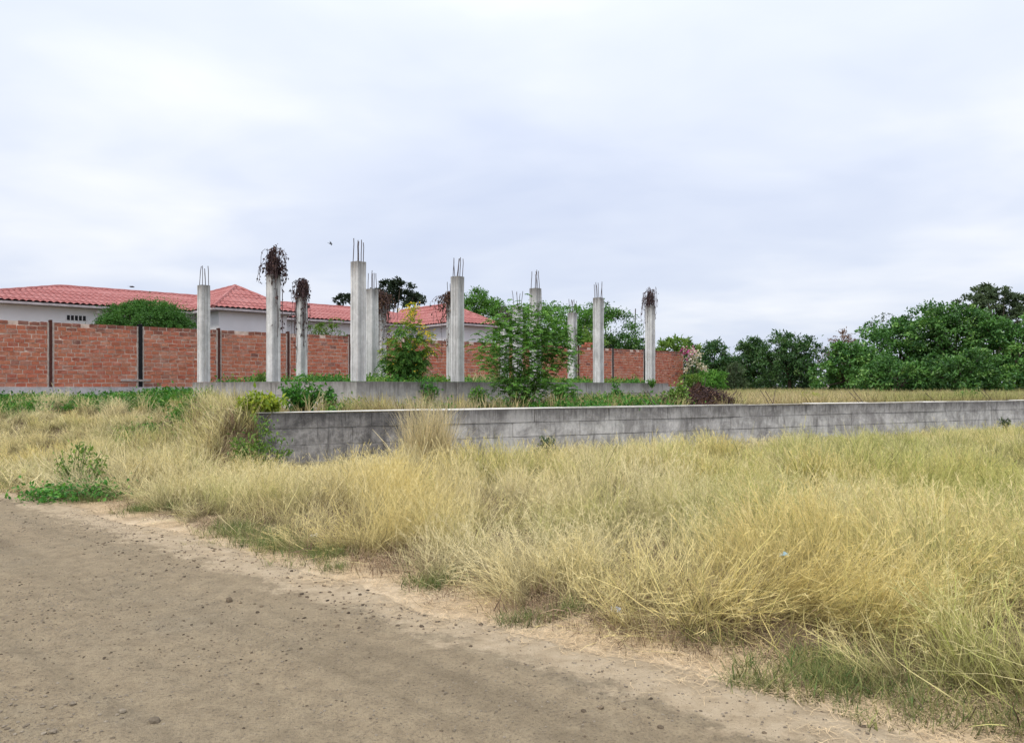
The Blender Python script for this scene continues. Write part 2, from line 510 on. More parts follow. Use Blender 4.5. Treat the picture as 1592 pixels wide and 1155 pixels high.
def mat_road():
    m, nt, b = mat_base('dirt_road'); g = NT(nt)
    v = g.coord('World')
    sep = g.n('ShaderNodeSeparateXYZ'); g.l(v, sep.inputs[0])
    r = g.math('ADD', g.math('MULTIPLY', g.math('SUBTRACT', sep.outputs['X'], float(RP[0])), float(RN[0])),
               g.math('MULTIPLY', g.math('SUBTRACT', sep.outputs['Y'], float(RP[1])), float(RN[1])))
    # wheel-swept bands run along the road
    ang = math.atan2(RD[1], RD[0])
    n1 = g.noise(v, 0.7, 6, 0.65); n2 = g.noise(v, 7, 6, 0.7); n3 = g.noise(v, 55, 4, 0.65); n4 = g.noise(v, 170, 2, 0.6)
    c = g.ramp(n1, [(0.32, (0.27, 0.212, 0.135)), (0.5, (0.365, 0.292, 0.188)), (0.68, (0.325, 0.268, 0.182))])
    turned = g.coord('World', (1, 1, 1), (0, 0, -ang))
    along = g.n('ShaderNodeMapping'); along.inputs['Scale'].default_value = (0.16, 3.0, 1)
    g.l(turned, along.inputs['Vector'])
    swept = g.noise(along.outputs[0], 1.0, 5, 0.6, 0.4)
    c = g.mix(g.ramp(swept, [(0.42, 0.0), (0.62, 0.65)]), c, (0.41, 0.322, 0.205))
    c = g.mix(g.ramp(swept, [(0.30, 0.5), (0.44, 0.0)]), c, (0.20, 0.157, 0.098))
    c = g.mix(g.ramp(n2, [(0.35, 0.5), (0.6, 0.0)]), c, (0.175, 0.135, 0.085))
    c = g.mix(g.ramp(n3, [(0.33, 0.6), (0.5, 0.0)]), c, (0.13, 0.10, 0.07))
    c = g.mix(g.ramp(n4, [(0.6, 0.0), (0.72, 0.4)]), c, (0.50, 0.45, 0.38))
    # towards the verge the swept dust is pale and sandy
    k = g.math('ADD', r, g.math('MULTIPLY', g.math('SUBTRACT', g.noise(v, 2.6, 9, 0.78), 0.5), 1.5))
    sand = g.ramp(n2, [(0.25, (0.34, 0.26, 0.165)), (0.5, (0.50, 0.395, 0.265)), (0.75, (0.60, 0.49, 0.345))])
    k = g.math('ADD', k, 0.20)
    c = g.mix(g.ramp(k, [(0.04, 0.0), (0.18, 0.95)]), c, sand)
    g.l(c, b.inputs['Base Color'])
    b.inputs['Roughness'].default_value = 0.96
    h = g.math('ADD', g.math('MULTIPLY', n3, 0.7), g.math('ADD', n2, g.math('MULTIPLY', n4, 0.4)))
    g.l(g.bump(h, 1.0, 0.03), b.inputs['Normal'])
    return m
M['ground'] = mat_ground()
M['road'] = mat_road()

def grid_mesh(U, Vv, fn):
    A, B = np.meshgrid(U, Vv, indexing='ij')
    P = fn(A.ravel(), B.ravel())
    nu, nv = len(U), len(Vv)
    i = np.arange(nu - 1)[:, None] * nv; j = np.arange(nv - 1)[None]
    Q = np.stack([i + j, i + nv + j, i + nv + j + 1, i + j + 1], -1).reshape(-1, 4)
    return P, Q

cl = np.concatenate([[-1500, -700, -300, -150, -90, -60, -45], np.arange(-34, 62, 0.45), [70, 85, 110, 160, 320, 700, 1500]])
el_ = np.concatenate([[-1500, -600, -250, -100, -50, -30], np.arange(-20, -0.4, 0.45), [-0.2, 0.05, 0.14], np.arange(0.4, 50, 0.5), [60, 80, 110, 160, 300, 700, 1500]])
def gfun(c, e):
    x = W0[0] + c * WD[0] + e * WNN[0]; y = W0[1] + c * WD[1] + e * WNN[1]
    return np.stack([x, y, terr(x, y)], -1)
P_, Q_ = grid_mesh(cl, el_, gfun)
mb = MB(); mb.add(P_, Q_)
tag(mb.build('ground', M['ground'], smooth=True), kind='structure')

def road_z(r, a):
    x = RP[0] + a * RD[0] + r * RN[0]; y = RP[1] + a * RD[1] + r * RN[1]
    z = 0.012 + 0.035 * (fbm(a * 0.35, r * 0.8, 21) - 0.5) + 0.02 * (fbm(x * 2.2, y * 2.2, 31) - 0.5) + 0.018 * (fbm(x * 9, y * 9, 41, 3) - 0.5)
    z = z - 0.02 * np.exp(-((r + 1.1) / 0.35) ** 2) - 0.02 * np.exp(-((r + 2.9) / 0.4) ** 2)
    edge = 0.22 + 0.5 * (fbm(a * 0.9, r * 0.9, 51) - 0.5)
    z = z - 0.12 * sstep((r - edge) / 0.5)
    return x, y, z
rl = np.concatenate([[-11.5, -9, -7.5, -6.5], np.arange(-6, 0.75, 0.05)])
al = np.concatenate([[-400, -200, -100, -60, -40, -30, -24], np.arange(-20, -4, 0.22), np.arange(-4, 16, 0.05), np.arange(16, 24, 0.25), [26, 30, 40, 60, 100, 200, 400]])
P_, Q_ = grid_mesh(al, rl, lambda a, r: np.stack(road_z(r, a), -1))
mb = MB(); mb.add(P_, Q_[:, ::-1])
tag(mb.build('dirt_road', M['road'], smooth=True), kind='structure')

# ------------------------------------------------------------------ scattered stuff (geometry nodes)
def scatter(name, label, cat, meshes, pts, rots, scl, idx, kind='stuff', extra=None):
    src = bpy.data.collections.new(name + '_pieces')
    for k, me in enumerate(meshes):
        o = bpy.data.objects.new('%s_piece_%02d' % (name, k), me)
        src.objects.link(o)
    me = bpy.data.meshes.new(name)
    n = len(pts)
    me.vertices.add(n); me.vertices.foreach_set('co', np.asarray(pts, np.float32).ravel())
    a = me.attributes.new('rot', 'FLOAT_VECTOR', 'POINT'); a.data.foreach_set('vector', np.asarray(rots, np.float32).ravel())
    a = me.attributes.new('scl', 'FLOAT_VECTOR', 'POINT')
    scl = np.asarray(scl, np.float32)
    if scl.ndim == 1: scl = np.repeat(scl[:, None], 3, 1)
    a.data.foreach_set('vector', scl.ravel())
    a = me.attributes.new('idx', 'INT', 'POINT'); a.data.foreach_set('value', np.asarray(idx, np.int32))
    for key, val in (extra or {}).items():
        a = me.attributes.new(key, 'FLOAT', 'POINT'); a.data.foreach_set('value', np.asarray(val, np.float32))
    o = bpy.data.objects.new(name, me)
    COL.objects.link(o)
    tag(o, label, cat, kind=kind)
    ng = bpy.data.node_groups.new(name + '_scatter', 'GeometryNodeTree')
    ng.interface.new_socket('Geometry', in_out='INPUT', socket_type='NodeSocketGeometry')
    ng.interface.new_socket('Geometry', in_out='OUTPUT', socket_type='NodeSocketGeometry')
    gi = ng.nodes.new('NodeGroupInput'); go = ng.nodes.new('NodeGroupOutput')
    ip = ng.nodes.new('GeometryNodeInstanceOnPoints')
    ci = ng.nodes.new('GeometryNodeCollectionInfo')
    ci.inputs['Collection'].default_value = src
    ci.inputs['Separate Children'].default_value = True
    ci.inputs['Reset Children'].default_value = True
    def na(nm, t):
        x = ng.nodes.new('GeometryNodeInputNamedAttribute'); x.data_type = t; x.inputs['Name'].default_value = nm
        return [s for s in x.outputs if s.enabled and s.name == 'Attribute'][0]
    ng.links.new(gi.outputs[0], ip.inputs['Points'])
    ng.links.new(ci.outputs[0], ip.inputs['Instance'])
    ip.inputs['Pick Instance'].default_value = True
    ng.links.new(na('idx', 'INT'), ip.inputs['Instance Index'])
    ng.links.new(na('rot', 'FLOAT_VECTOR'), ip.inputs['Rotation'])
    ng.links.new(na('scl', 'FLOAT_VECTOR'), ip.inputs['Scale'])
    ng.links.new(ip.outputs[0], go.inputs[0])
    md = o.modifiers.new('scatter', 'NODES'); md.node_group = ng
    return o

def blades(mb, rng, nb, r0, hmin, hmax, tilt, bend, width, segs, droop=0.0):
    """thin arching grass blades and stems around the origin"""
    az = rng.random(nb) * 2 * math.pi
    rr = r0 * np.sqrt(rng.random(nb)); a2 = rng.random(nb) * 2 * math.pi
    base = np.stack([rr * np.cos(a2), rr * np.sin(a2), np.full(nb, -0.02)], -1)
    L = hmin + (hmax - hmin) * rng.random(nb) ** 0.8
    t0 = np.abs(rng.normal(0, tilt, nb)); bd = bend * rng.random(nb) ** 1.4
    s = np.linspace(0, 1, segs + 1)
    th = t0[:, None] + bd[:, None] * s[None] ** 1.6
    # some stalks are snapped part of the way up
    kk = (rng.random(nb) < 0.16)[:, None] * (s[None] > 0.25 + 0.55 * rng.random(nb)[:, None])
    th = th + kk * (0.5 + 1.0 * rng.random(nb)[:, None])
    ds = L[:, None] / segs
    hx = np.cumsum(np.sin(th[:, :-1] + np.diff(th, axis=1) / 2) * ds, 1); hz = np.cumsum(np.cos(th[:, :-1] + np.diff(th, axis=1) / 2) * ds, 1)
    hx = np.hstack([np.zeros((nb, 1)), hx]); hz = np.hstack([np.zeros((nb, 1)), hz])
    wob = rng.normal(0, 0.016, (nb, segs + 1, 2)) * s[None, :, None]
    P = np.stack([base[:, 0, None] + hx * np.cos(az)[:, None] + wob[..., 0], base[:, 1, None] + hx * np.sin(az)[:, None] + wob[..., 1], base[:, 2, None] + hz], -1)
    sa = rng.random(nb) * math.pi
    Sd = np.stack([np.cos(sa), np.sin(sa), np.zeros(nb)], -1)
    w = width * (0.5 + 0.7 * rng.random(nb) + 1.3 * (rng.random(nb) < 0.12))
    prof = (1 - 0.8 * s ** 1.5)
    W = w[:, None] * prof[None] * 0.5
    A = P + Sd[:, None] * W[..., None]; B = P - Sd[:, None] * W[..., None]
    k = segs + 1
    V = np.stack([A, B], 2).reshape(nb, k * 2, 3)
    i = np.arange(segs) * 2
    q = np.stack([i, i + 1, i + 3, i + 2], -1)
    Q = (np.arange(nb)[:, None, None] * (k * 2) + q[None]).reshape(-1, 4)
    rnd = np.repeat(rng.random(nb), segs)
    tv = np.tile(np.repeat(s, 2), nb) * np.repeat(L / hmax, k * 2)
    mb.add(V.reshape(-1, 3), Q, rnd=rnd, tv=tv + 1e-4)

def seed_heads(mb, rng, nb, r0, hmin, hmax, lean, width):
    """stiff thin stalks that end in a loose feathery head"""
    for k in range(nb):
        a = rng.random() * 6.283; q = r0 * math.sqrt(rng.random())
        b_ = np.array([q * math.cos(a), q * math.sin(a), -0.02])
        L = rng.uniform(hmin, hmax); az_ = rng.random() * 6.283; tl = abs(rng.normal(0, lean))
        d0 = np.array([math.sin(tl) * math.cos(az_), math.sin(tl) * math.sin(az_), math.cos(tl)])
        p1_ = b_ + d0 * L * 0.6; p2_ = b_ + d0 * L + np.array([math.cos(az_), math.sin(az_), -0.4]) * L * 0.10
        sd = unit(np.cross(d0, rng.normal(0, 1, 3))) * width * 0.5
        mb.add(np.array([b_ - sd, b_ + sd, p1_ - sd, p1_ + sd, p2_ - sd * 0.6, p2_ + sd * 0.6]), [[0, 1, 3, 2], [2, 3, 5, 4]], rnd=0.25 + 0.5 * rng.random(), tv=[0.01, 0.01, 0.6, 0.6, 1, 1])
        n_ = 9
        t = rng.random(n_)[:, None]
        P = p1_ + (p2_ - p1_) * (0.25 + 0.75 * t)
        D = unit((p2_ - p1_)[None] / L * 3 + rng.normal(0, 0.5, (n_, 3)))
        S_ = unit(np.cross(D, rng.normal(0, 1, (n_, 3)))) * width * 0.7
        E = P + D * 0.055
        V = np.stack([P - S_, P + S_, E + S_ * 0.3, E - S_ * 0.3], 1).reshape(-1, 3)
        mb.add(V, np.arange(n_ * 4).reshape(-1, 4), rnd=0.04 + 0.06 * rng.random(n_), tv=np.ones(n_ * 4))

def mat_grass(name, straw, gold, green, base, trans=0.4):
    """colour goes with the stand (instance values green, tone), the blade and the height on the blade"""
    m, nt, b = mat_base(name); g = NT(nt)
    def inst(nm):
        return g.n('ShaderNodeAttribute', attribute_type='INSTANCER', attribute_name=nm).outputs['Fac']
    r = g.attr('rnd'); t = g.attr('t')
    c = g.mix(inst('tone'), straw, gold)
    gk = g.math('ADD', inst('green'), g.math('MULTIPLY', g.math('SUBTRACT', r, 0.5), 0.9), True)
    c = g.mix(gk, c, green)
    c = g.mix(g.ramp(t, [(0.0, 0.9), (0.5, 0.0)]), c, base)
    r2 = g.math('FRACT', g.math('MULTIPLY', r, 7.31))
    c = g.mix(1.0, c, g.ramp(r2, [(0.0, 0.34), (0.25, 0.8), (0.7, 1.1), (1.0, 1.35)]), 'MULTIPLY')
    g.l(c, b.inputs['Base Color'])
    b.inputs['Roughness'].default_value = 0.6
    b.inputs['Specular IOR Level'].default_value = 0.2
    tr = g.n('ShaderNodeBsdfTranslucent'); g.l(c, tr.inputs['Color'])
    ms = g.n('ShaderNodeMixShader'); ms.inputs[0].default_value = trans
    g.l(b.outputs[0], ms.inputs[1]); g.l(tr.outputs[0], ms.inputs[2])
    g.l(ms.outputs[0], nt.nodes['Material Output'].inputs['Surface'])
    return m
M['dry_grass'] = mat_grass('dry_grass', (0.84, 0.74, 0.44), (0.80, 0.66, 0.27), (0.45, 0.49, 0.13), (0.13, 0.10, 0.05), 0.30)  # last colour: brown blade foot, darkened to paint shade deep in the grass
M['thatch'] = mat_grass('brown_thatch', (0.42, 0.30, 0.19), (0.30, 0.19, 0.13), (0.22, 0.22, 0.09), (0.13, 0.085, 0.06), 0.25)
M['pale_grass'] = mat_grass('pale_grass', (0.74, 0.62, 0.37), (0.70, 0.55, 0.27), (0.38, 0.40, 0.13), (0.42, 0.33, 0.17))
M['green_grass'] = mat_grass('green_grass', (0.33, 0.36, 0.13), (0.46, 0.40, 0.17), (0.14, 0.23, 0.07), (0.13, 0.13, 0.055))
M['straw'] = mat_plain('straw_litter', (0.66, 0.50, 0.30), 0.8, 0.3, 3, 0, 0)

def lean_rot(az_, ang, yaw):
    """euler for: spin by yaw, then tip by ang towards azimuth az_"""
    out = np.zeros((len(az_), 3))
    for k in range(len(az_)):
        ax = Vector((-math.sin(az_[k]), math.cos(az_[k]), 0))
        R = Matrix.Rotation(ang[k], 3, ax) @ Matrix.Rotation(yaw[k], 3, 'Z')
        out[k] = R.to_euler()
    return out

# ---- the dry grass of the field
def grass_edge(a):
    return 0.80 + 0.55 * (fbm(a * 0.55, a * 0 + 3.3, 61) - 0.5) - 0.62 * sstep((3.0 - a) / 3.5)

def grass_set(mat, spec, seed, kinds, heads=None):
    out = []
    for k in range(kinds):
        m_ = MB()
        for q, sp in enumerate(spec):
            blades(m_, np.random.default_rng(seed + 10 * k + q), *sp)
        if heads:
            seed_heads(m_, np.random.default_rng(seed + 10 * k + 7), *heads)
        out.append(m_.mesh('grass_tussock', mat))
    return out
# arguments: blades, foot radius, shortest, longest, tilt, bend, width, segments
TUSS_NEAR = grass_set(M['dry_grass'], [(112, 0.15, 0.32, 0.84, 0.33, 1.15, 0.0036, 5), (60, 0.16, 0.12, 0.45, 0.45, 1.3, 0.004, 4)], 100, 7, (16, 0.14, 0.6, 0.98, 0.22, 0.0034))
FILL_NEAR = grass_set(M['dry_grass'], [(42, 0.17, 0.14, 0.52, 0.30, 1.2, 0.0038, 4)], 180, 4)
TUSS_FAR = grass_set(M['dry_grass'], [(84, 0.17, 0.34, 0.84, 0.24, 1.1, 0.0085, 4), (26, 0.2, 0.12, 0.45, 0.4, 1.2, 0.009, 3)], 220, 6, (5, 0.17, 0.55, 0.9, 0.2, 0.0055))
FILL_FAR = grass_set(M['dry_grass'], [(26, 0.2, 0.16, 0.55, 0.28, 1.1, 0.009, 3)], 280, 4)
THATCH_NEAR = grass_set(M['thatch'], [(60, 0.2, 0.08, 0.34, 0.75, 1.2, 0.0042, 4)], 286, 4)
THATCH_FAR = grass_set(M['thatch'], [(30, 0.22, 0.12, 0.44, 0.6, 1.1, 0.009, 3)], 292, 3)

def in_view(x, y, margin=1.2, ymin=2.5):
    return (y > ymin) & (np.abs(x) < 0.675 * y + margin + 2.2 * sstep((y - 6) / 8))

def grass_points(dens, ylo, yhi, seed, out=0.0):
    rng = np.random.default_rng(seed)
    xm = 0.675 * yhi + 3.7
    n = int(dens * (2 * xm) * (yhi - ylo))
    x = (rng.random(n) * 2 - 1) * xm; y = ylo + rng.random(n) * (yhi - ylo)
    r, a = road_ra(x, y); c, e = wall_ce(x, y); tb, bb = brick_tb(x, y)
    ok = in_view(x, y) & (r > grass_edge(a) - out * (0.3 + rng.random(n)))
    front = (c >= -0.05) & (e < -0.12)
    left = (c < -0.05) & (bb > 5.4 - 1.6 * fbm(x * 0.8, y * 0.8, 77)) & ~((x > -9.5) & (y > 19.6))
    ok &= front | left
    # a few thin spots
    hole = fbm(x * 0.9, y * 0.9, 88)
    ok &= rng.random(n) < np.clip(1.2 - 6.0 * np.clip(hole - 0.52, 0, 1), 0.45, 1)
    return x[ok], y[ok], rng

def field_lean(x, y, rng):
    r, a = road_ra(x, y)
    n1 = fbm(x * 0.55, y * 0.55, 91); n2 = fbm(x * 0.45 + 9, y * 0.45, 95)
    azm = math.atan2(-RN[1], -RN[0]) + (n1 - 0.5) * 7.0 + (vnoise(x * 2.1, y * 2.1, 97) - 0.5) * 3.0 + rng.normal(0, 0.8, len(x))
    ang = 0.16 + 1.5 * np.clip(n2 - 0.38, 0, 1) + 0.30 * sstep((1.9 - r) / 1.2) + rng.normal(0, 0.20, len(x))
    # the swept tuft that flops left over the verge
    g1 = np.exp(-(((x + 2.6) / 0.9) ** 2 + ((y - 9.2) / 0.8) ** 2))
    azm = azm * (1 - g1) + (math.pi * 1.08) * g1
    ang = ang * (1 - g1) + 0.75 * g1
    g2 = np.exp(-(((x - 1.9) / 1.1) ** 2 + ((y - 5.3) / 0.7) ** 2))
    azm = azm * (1 - g2) + (-0.5) * g2
    ang = ang * (1 - g2) + 1.0 * g2
    return azm, np.clip(ang, 0.0, 1.15), g1

def stand_values(x, y, rng):
    n_ = len(x)
    green = 0.04 + 0.44 * sstep((x + 0.5) / 4.0) * sstep((y - 4.5) / 3.0) + 1.5 * (fbm(x * 0.5, y * 0.5, 87) - 0.5) + rng.normal(0, 0.12, n_)
    tone = 0.42 + 2.0 * (fbm(x * 0.6, y * 0.6, 93) - 0.5) + rng.normal(0, 0.15, n_) + 0.08 * sstep((7 - y) / 4.0)
    return {'green': np.clip(green, -0.3, 0.85), 'tone': np.clip(tone, 0, 1)}

def lay_grass(name, label, sets, seed):
    meshes, PX, RO, SC, ID, EX = [], [], [], [], [], []
    for pieces, bands, low, out in sets:
        b0 = len(meshes); meshes = meshes + pieces
        for dens, ylo, yhi in bands:
            x, y, rng = grass_points(dens, ylo, yhi, seed + int(ylo * 10) + b0, out)
            azm, ang, g1 = field_lean(x, y, rng)
            n = len(x)
            h = 0.76 + 1.25 * (fbm(x * 0.8, y * 0.8, 99) - 0.5) + rng.normal(0, 0.11, n) + 0.30 * g1
            r, a = road_ra(x, y); c, e = wall_ce(x, y)
            h *= 0.66 + 0.34 * sstep((r - grass_edge(a)) / 0.7)
            h *= np.where(c > 0, 0.58 + 0.42 * sstep((-e - 0.1) / 3.0), 1.0)
            h *= np.where((c < 0) & (y > 13), 0.82, 1.0)
            h = np.clip(h * 0.9, 0.28, 1.1)
            wdt = (0.8 + 0.45 * rng.random(n)) * (0.7 + 0.35 * h)
            PX.append(np.stack([x, y, terr(x, y)], -1)); RO.append(lean_rot(azm, ang * (0.6 if low else 1.0), rng.random(n) * 6.283))
            SC.append(np.stack([wdt, wdt, h], -1)); ID.append(b0 + rng.integers(0, len(pieces), n)); EX.append(stand_values(x, y, rng))
    ex = {k: np.concatenate([q[k] for q in EX]) for k in ('green', 'tone')}
    return scatter(name, label, 'grass', meshes, np.concatenate(PX), np.concatenate(RO), np.concatenate(SC), np.concatenate(ID), extra=ex)

lay_grass('dry_grass', 'tall straw-yellow grass in the foreground beside the dirt road',
          [(TUSS_NEAR, [(13, 2.8, 7.0), (11, 7.0, 11.0)], False, 0.0), (FILL_NEAR, [(14, 2.8, 7.0), (11, 7.0, 11.0)], True, 0.08),
           (THATCH_NEAR, [(24, 2.8, 7.0), (12, 7.0, 11.0)], True, 0.24)], 300)
lay_grass('field_grass', 'dry yellow-green grass in front of the grey retaining wall',
          [(TUSS_FAR, [(9, 11.0, 16.0), (7, 16.0, 27.0)], False, 0.0), (FILL_FAR, [(9, 11.0, 16.0), (7, 16.0, 27.0)], True, 0.08),
           (THATCH_FAR, [(5, 11.0, 16.0), (3, 16.0, 27.0)], True, 0.08)], 340)

# ---- short green grass along the edge of the field and straw lying on the verge
GREEN = []
for k in range(4):
    m_ = MB(); blades(m_, np.random.default_rng(400 + k), 34, 0.13, 0.04, 0.19, 0.55, 1.2, 0.0055, 3)
    GREEN.append(m_.mesh('green_tuft', M['green_grass']))
rng = np.random.default_rng(420)
n = 3000
a = -6 + rng.random(n) * 20
off = rng.normal(0.02, 0.20, n)
r = grass_edge(a) + off
x = RP[0] + a * RD[0] + r * RN[0]; y = RP[1] + a * RD[1] + r * RN[1]
keep = (fbm(a * 1.3, a * 0 + 8, 431) > 0.53) & in_view(x, y) & ((off > -0.12) | (rng.random(n) < 0.3))
x, y = x[keep], y[keep]
# loose green patches further out on the verge
for (px, py, sp, cnt) in ((1165, 1068, 0.055, 16), (810, 965, 0.06, 14), (515, 884, 0.05, 8), (665, 912, 0.06, 9), (1300, 1075, 0.14, 22), (1240, 1050, 0.12, 16), (1440, 1105, 0.14, 20), (1560, 1130, 0.10, 16), (680, 885, 0.14, 22), (1380, 1060, 0.12, 14), (1120, 1000, 0.06, 8)):
    d = 1920 / (py - 600)
    cx, cy = (px - 796) / 1200 * d, d
    x = np.concatenate([x, cx + rng.normal(0, sp * 1.6, cnt)]); y = np.concatenate([y, cy + rng.normal(0, sp, cnt)])
n = len(x)
scatter('green_grass', 'short green grass growing along the foot of the tall dry grass', 'grass', GREEN,
        np.stack([x, y, np.maximum(terr(x, y), 0.0)], -1), np.stack([np.zeros(n), np.zeros(n), rng.random(n) * 6.28], -1), 0.45 + 0.65 * rng.random(n), rng.integers(0, 4, n), extra={'green': -0.1 + 1.1 * rng.random(n), 'tone': rng.random(n)})

STRAW = []
for k in range(4):
    r_ = np.random.default_rng(450 + k)
    m_ = MB()
    for j in range(26):
        p = np.array([r_.normal(0, 0.11), r_.normal(0, 0.11), 0.004 + 0.012 * r_.random()]); th = r_.random() * 6.28; L = 0.03 + 0.10 * r_.random()
        d_ = np.array([math.cos(th), math.sin(th), r_.normal(0, 0.05)])
        s_ = np.array([-d_[1], d_[0], 0]) * 0.0011
        b_ = np.array([-d_[1], d_[0], 0]) * r_.normal(0, 0.012)
        q = [p - d_ * L / 2, p + b_, p + d_ * L / 2]
        m_.add(np.array([q[0] - s_, q[0] + s_, q[1] - s_, q[1] + s_, q[2] - s_, q[2] + s_]), [[0, 1, 3, 2], [2, 3, 5, 4]])
    STRAW.append(m_.mesh('straw_bunch', M['straw']))
n = 1500
a = -3 + rng.random(n) * 17
r = grass_edge(a) - 0.05 + rng.normal(0, 0.25, n)
r = np.where(r < 0.12, 0.12 + rng.random(n) * 0.5, r)
x = RP[0] + a * RD[0] + r * RN[0]; y = RP[1] + a * RD[1] + r * RN[1]
keep = in_view(x, y) & (fbm(x * 1.5, y * 1.5, 471) > 0.38)
x, y = x[keep], y[keep]; n = len(x)
xx, yy, rz = road_z(*road_ra(x, y))
scatter('straw_litter', 'dry straw lying scattered over the sandy verge', 'straw', STRAW,
        np.stack([x, y, np.maximum(terr(x, y), rz) + 0.006], -1), np.stack([np.zeros(n), np.zeros(n), rng.random(n) * 6.28], -1), 0.7 + 0.6 * rng.random(n), rng.integers(0, 4, n))

# ---- gravel and clods on the road
def stone_mesh(name, seed, mat, flat=0.6):
    r_ = np.random.default_rng(seed)
    bm = bmesh.new(); bmesh.ops.create_icosphere(bm, subdivisions=1, radius=0.5)
    for v in bm.verts:
        v.co = Vector([c * (0.75 + 0.5 * r_.random()) for c in v.co]); v.co.z *= flat
    me = bpy.data.meshes.new(name); bm.to_mesh(me); bm.free()
    me.materials.append(mat)
    return me
def mat_stone(name, a, b_):
    m, nt, b = mat_base(name); g = NT(nt)
    oi = g.n('ShaderNodeObjectInfo')
    c = g.ramp(oi.outputs['Random'], [(0.0, a), (1.0, b_)])
    n_ = g.noise(g.coord('Object'), 4, 4)
    c = g.mix(g.ramp(n_, [(0.35, 0.5), (0.65, 0.0)]), c, tuple(v * 0.6 for v in a))
    g.l(c, b.inputs['Base Color']); b.inputs['Roughness'].default_value = 0.95
    return m
M['clod'] = mat_stone('dark_clod', (0.06, 0.045, 0.032), (0.23, 0.175, 0.115))
M['pebble'] = mat_stone('pale_pebble', (0.15, 0.12, 0.085), (0.34, 0.29, 0.22))
CL = [stone_mesh('clod', 500 + k, M['clod'], 0.55) for k in range(4)]
PB = [stone_mesh('pebble', 520 + k, M['pebble'], 0.6) for k in range(4)]
def on_road(n, rlo, rhi, seed, clump):
    rg = np.random.default_rng(seed)
    a = -6 + rg.random(n) * 22; r = rlo + rg.random(n) * (rhi - rlo)
    x, y, z = road_z(r, a)
    k = in_view(x, y, 0.5, 3.0) & (rg.random(n) < np.clip((fbm(x * 1.3, y * 1.3, seed) - 0.38) * clump, 0.06, 1))
    return x[k], y[k], z[k], rg
x, y, z, rg = on_road(40000, -5.5, 0.6, 541, 3.8); n = len(x)
s = (0.004 + 0.026 * rg.random(n) ** 5.0) * (0.75 + 0.5 * sstep((road_ra(x, y)[0] + 1.2) / 1.0))
scatter('clods', 'small dark earth clods strewn over the dirt road', 'clods', CL, np.stack([x, y, z + s * 0.04], -1), rg.random((n, 3)) * np.array([0.3, 0.3, 6.28]), s, rg.integers(0, 4, n))
x, y, z, rg = on_road(130000, -6, 0.3, 561, 3.4); n = len(x)
s = (0.006 + 0.022 * rg.random(n) ** 4) * (0.7 + 0.6 * sstep((-1.2 - road_ra(x, y)[0]) / 2.0))
scatter('gravel', 'fine pale gravel pressed into the dirt road', 'gravel', PB, np.stack([x, y, z + s * 0.05], -1), rg.random((n, 3)) * np.array([0.3, 0.3, 6.28]), s, rg.integers(0, 4, n))

for k, (px, py, w, lab) in enumerate(((240, 1126, 0.062, 'largest pale flat stone on the dirt road near the bottom edge'),
                                      (113, 1101, 0.042, 'rounded grey stone on the road, leftmost of the larger stones'),
                                      (190, 1111, 0.045, 'tan stone on the road between two other pale stones'),
                                      (82, 1145, 0.042, 'small pale stone at the lower left edge of the road'),
                                      (356, 937, 0.075, 'dark lump of earth alone in the middle of the road'))):
    d = 1920 / (py - 600)
    x, y = (px - 796) / 1200 * d, d
    rr_, aa_ = road_ra(x, y)
    z = float(road_z(rr_, aa_)[2])
    o = bpy.data.objects.new('stone', stone_mesh('stone', 590 + k, M['clod'] if k == 4 else M['pebble'], 0.62))
    COL.objects.link(o); o.location = (x, y, z + w * 0.14); o.scale = (w, w * 0.8, w * 0.9); o.rotation_euler = (0.1, 0.1, k * 1.3)
    tag(o, lab, 'stone')


# ------------------------------------------------------------------ retaining wall
def v3(p, z): return np.array([p[0], p[1], z])
def cast_wall(owner, P0, D, N, length, levels, thick, mats, rng, seg=(1.6, 2.9), name='concrete_panel', proud=0.022):
    """core with board-cast panels standing slightly proud, in courses; N points out of the front face"""
    D3 = v3(D, 0); N3 = v3(N, 0); Z = np.array([0, 0, 1.0])
    z0, z1 = levels[0], levels[-1]
    core = MB()
    mid = v3(P0, 0) + D3 * length / 2 - N3 * (thick / 2) + Z * (z0 + z1 - 0.012) / 2
    box(core, mid, D3 * (length / 2 - 0.01), N3 * (thick / 2 - 0.012), Z * (z1 - z0 - 0.012) / 2)
    core.build('core', mats[0], owner)
    for lo, hi in zip(levels[:-1], levels[1:]):
        s = 0.0
        while s < length - 0.01:
            L = rng.uniform(*seg)
            if length - s - L < 0.7: L = length - s
            if len(mats) > 1 and s < 3.2 <= s + L + 0.6: L = 3.2 - s if s < 3.19 else L
            g = 0.008
            pr = proud * rng.random()
            mbp = MB()
            V = box_verts(v3(P0, 0) + D3 * (s + L / 2) + N3 * (pr - 0.02) / 1 + Z * (lo + hi) / 2, D3 * (L / 2 - g), N3 * 0.02, Z * ((hi - lo) / 2 - g))
            V += rng.normal(0, 0.0025, V.shape)
            mbp.add(V, BOXQ)
            m_ = mats[0]
            if len(mats) > 1 and s < 3.15: m_ = mats[1]
            mbp.build(name, m_, owner)
            s += L

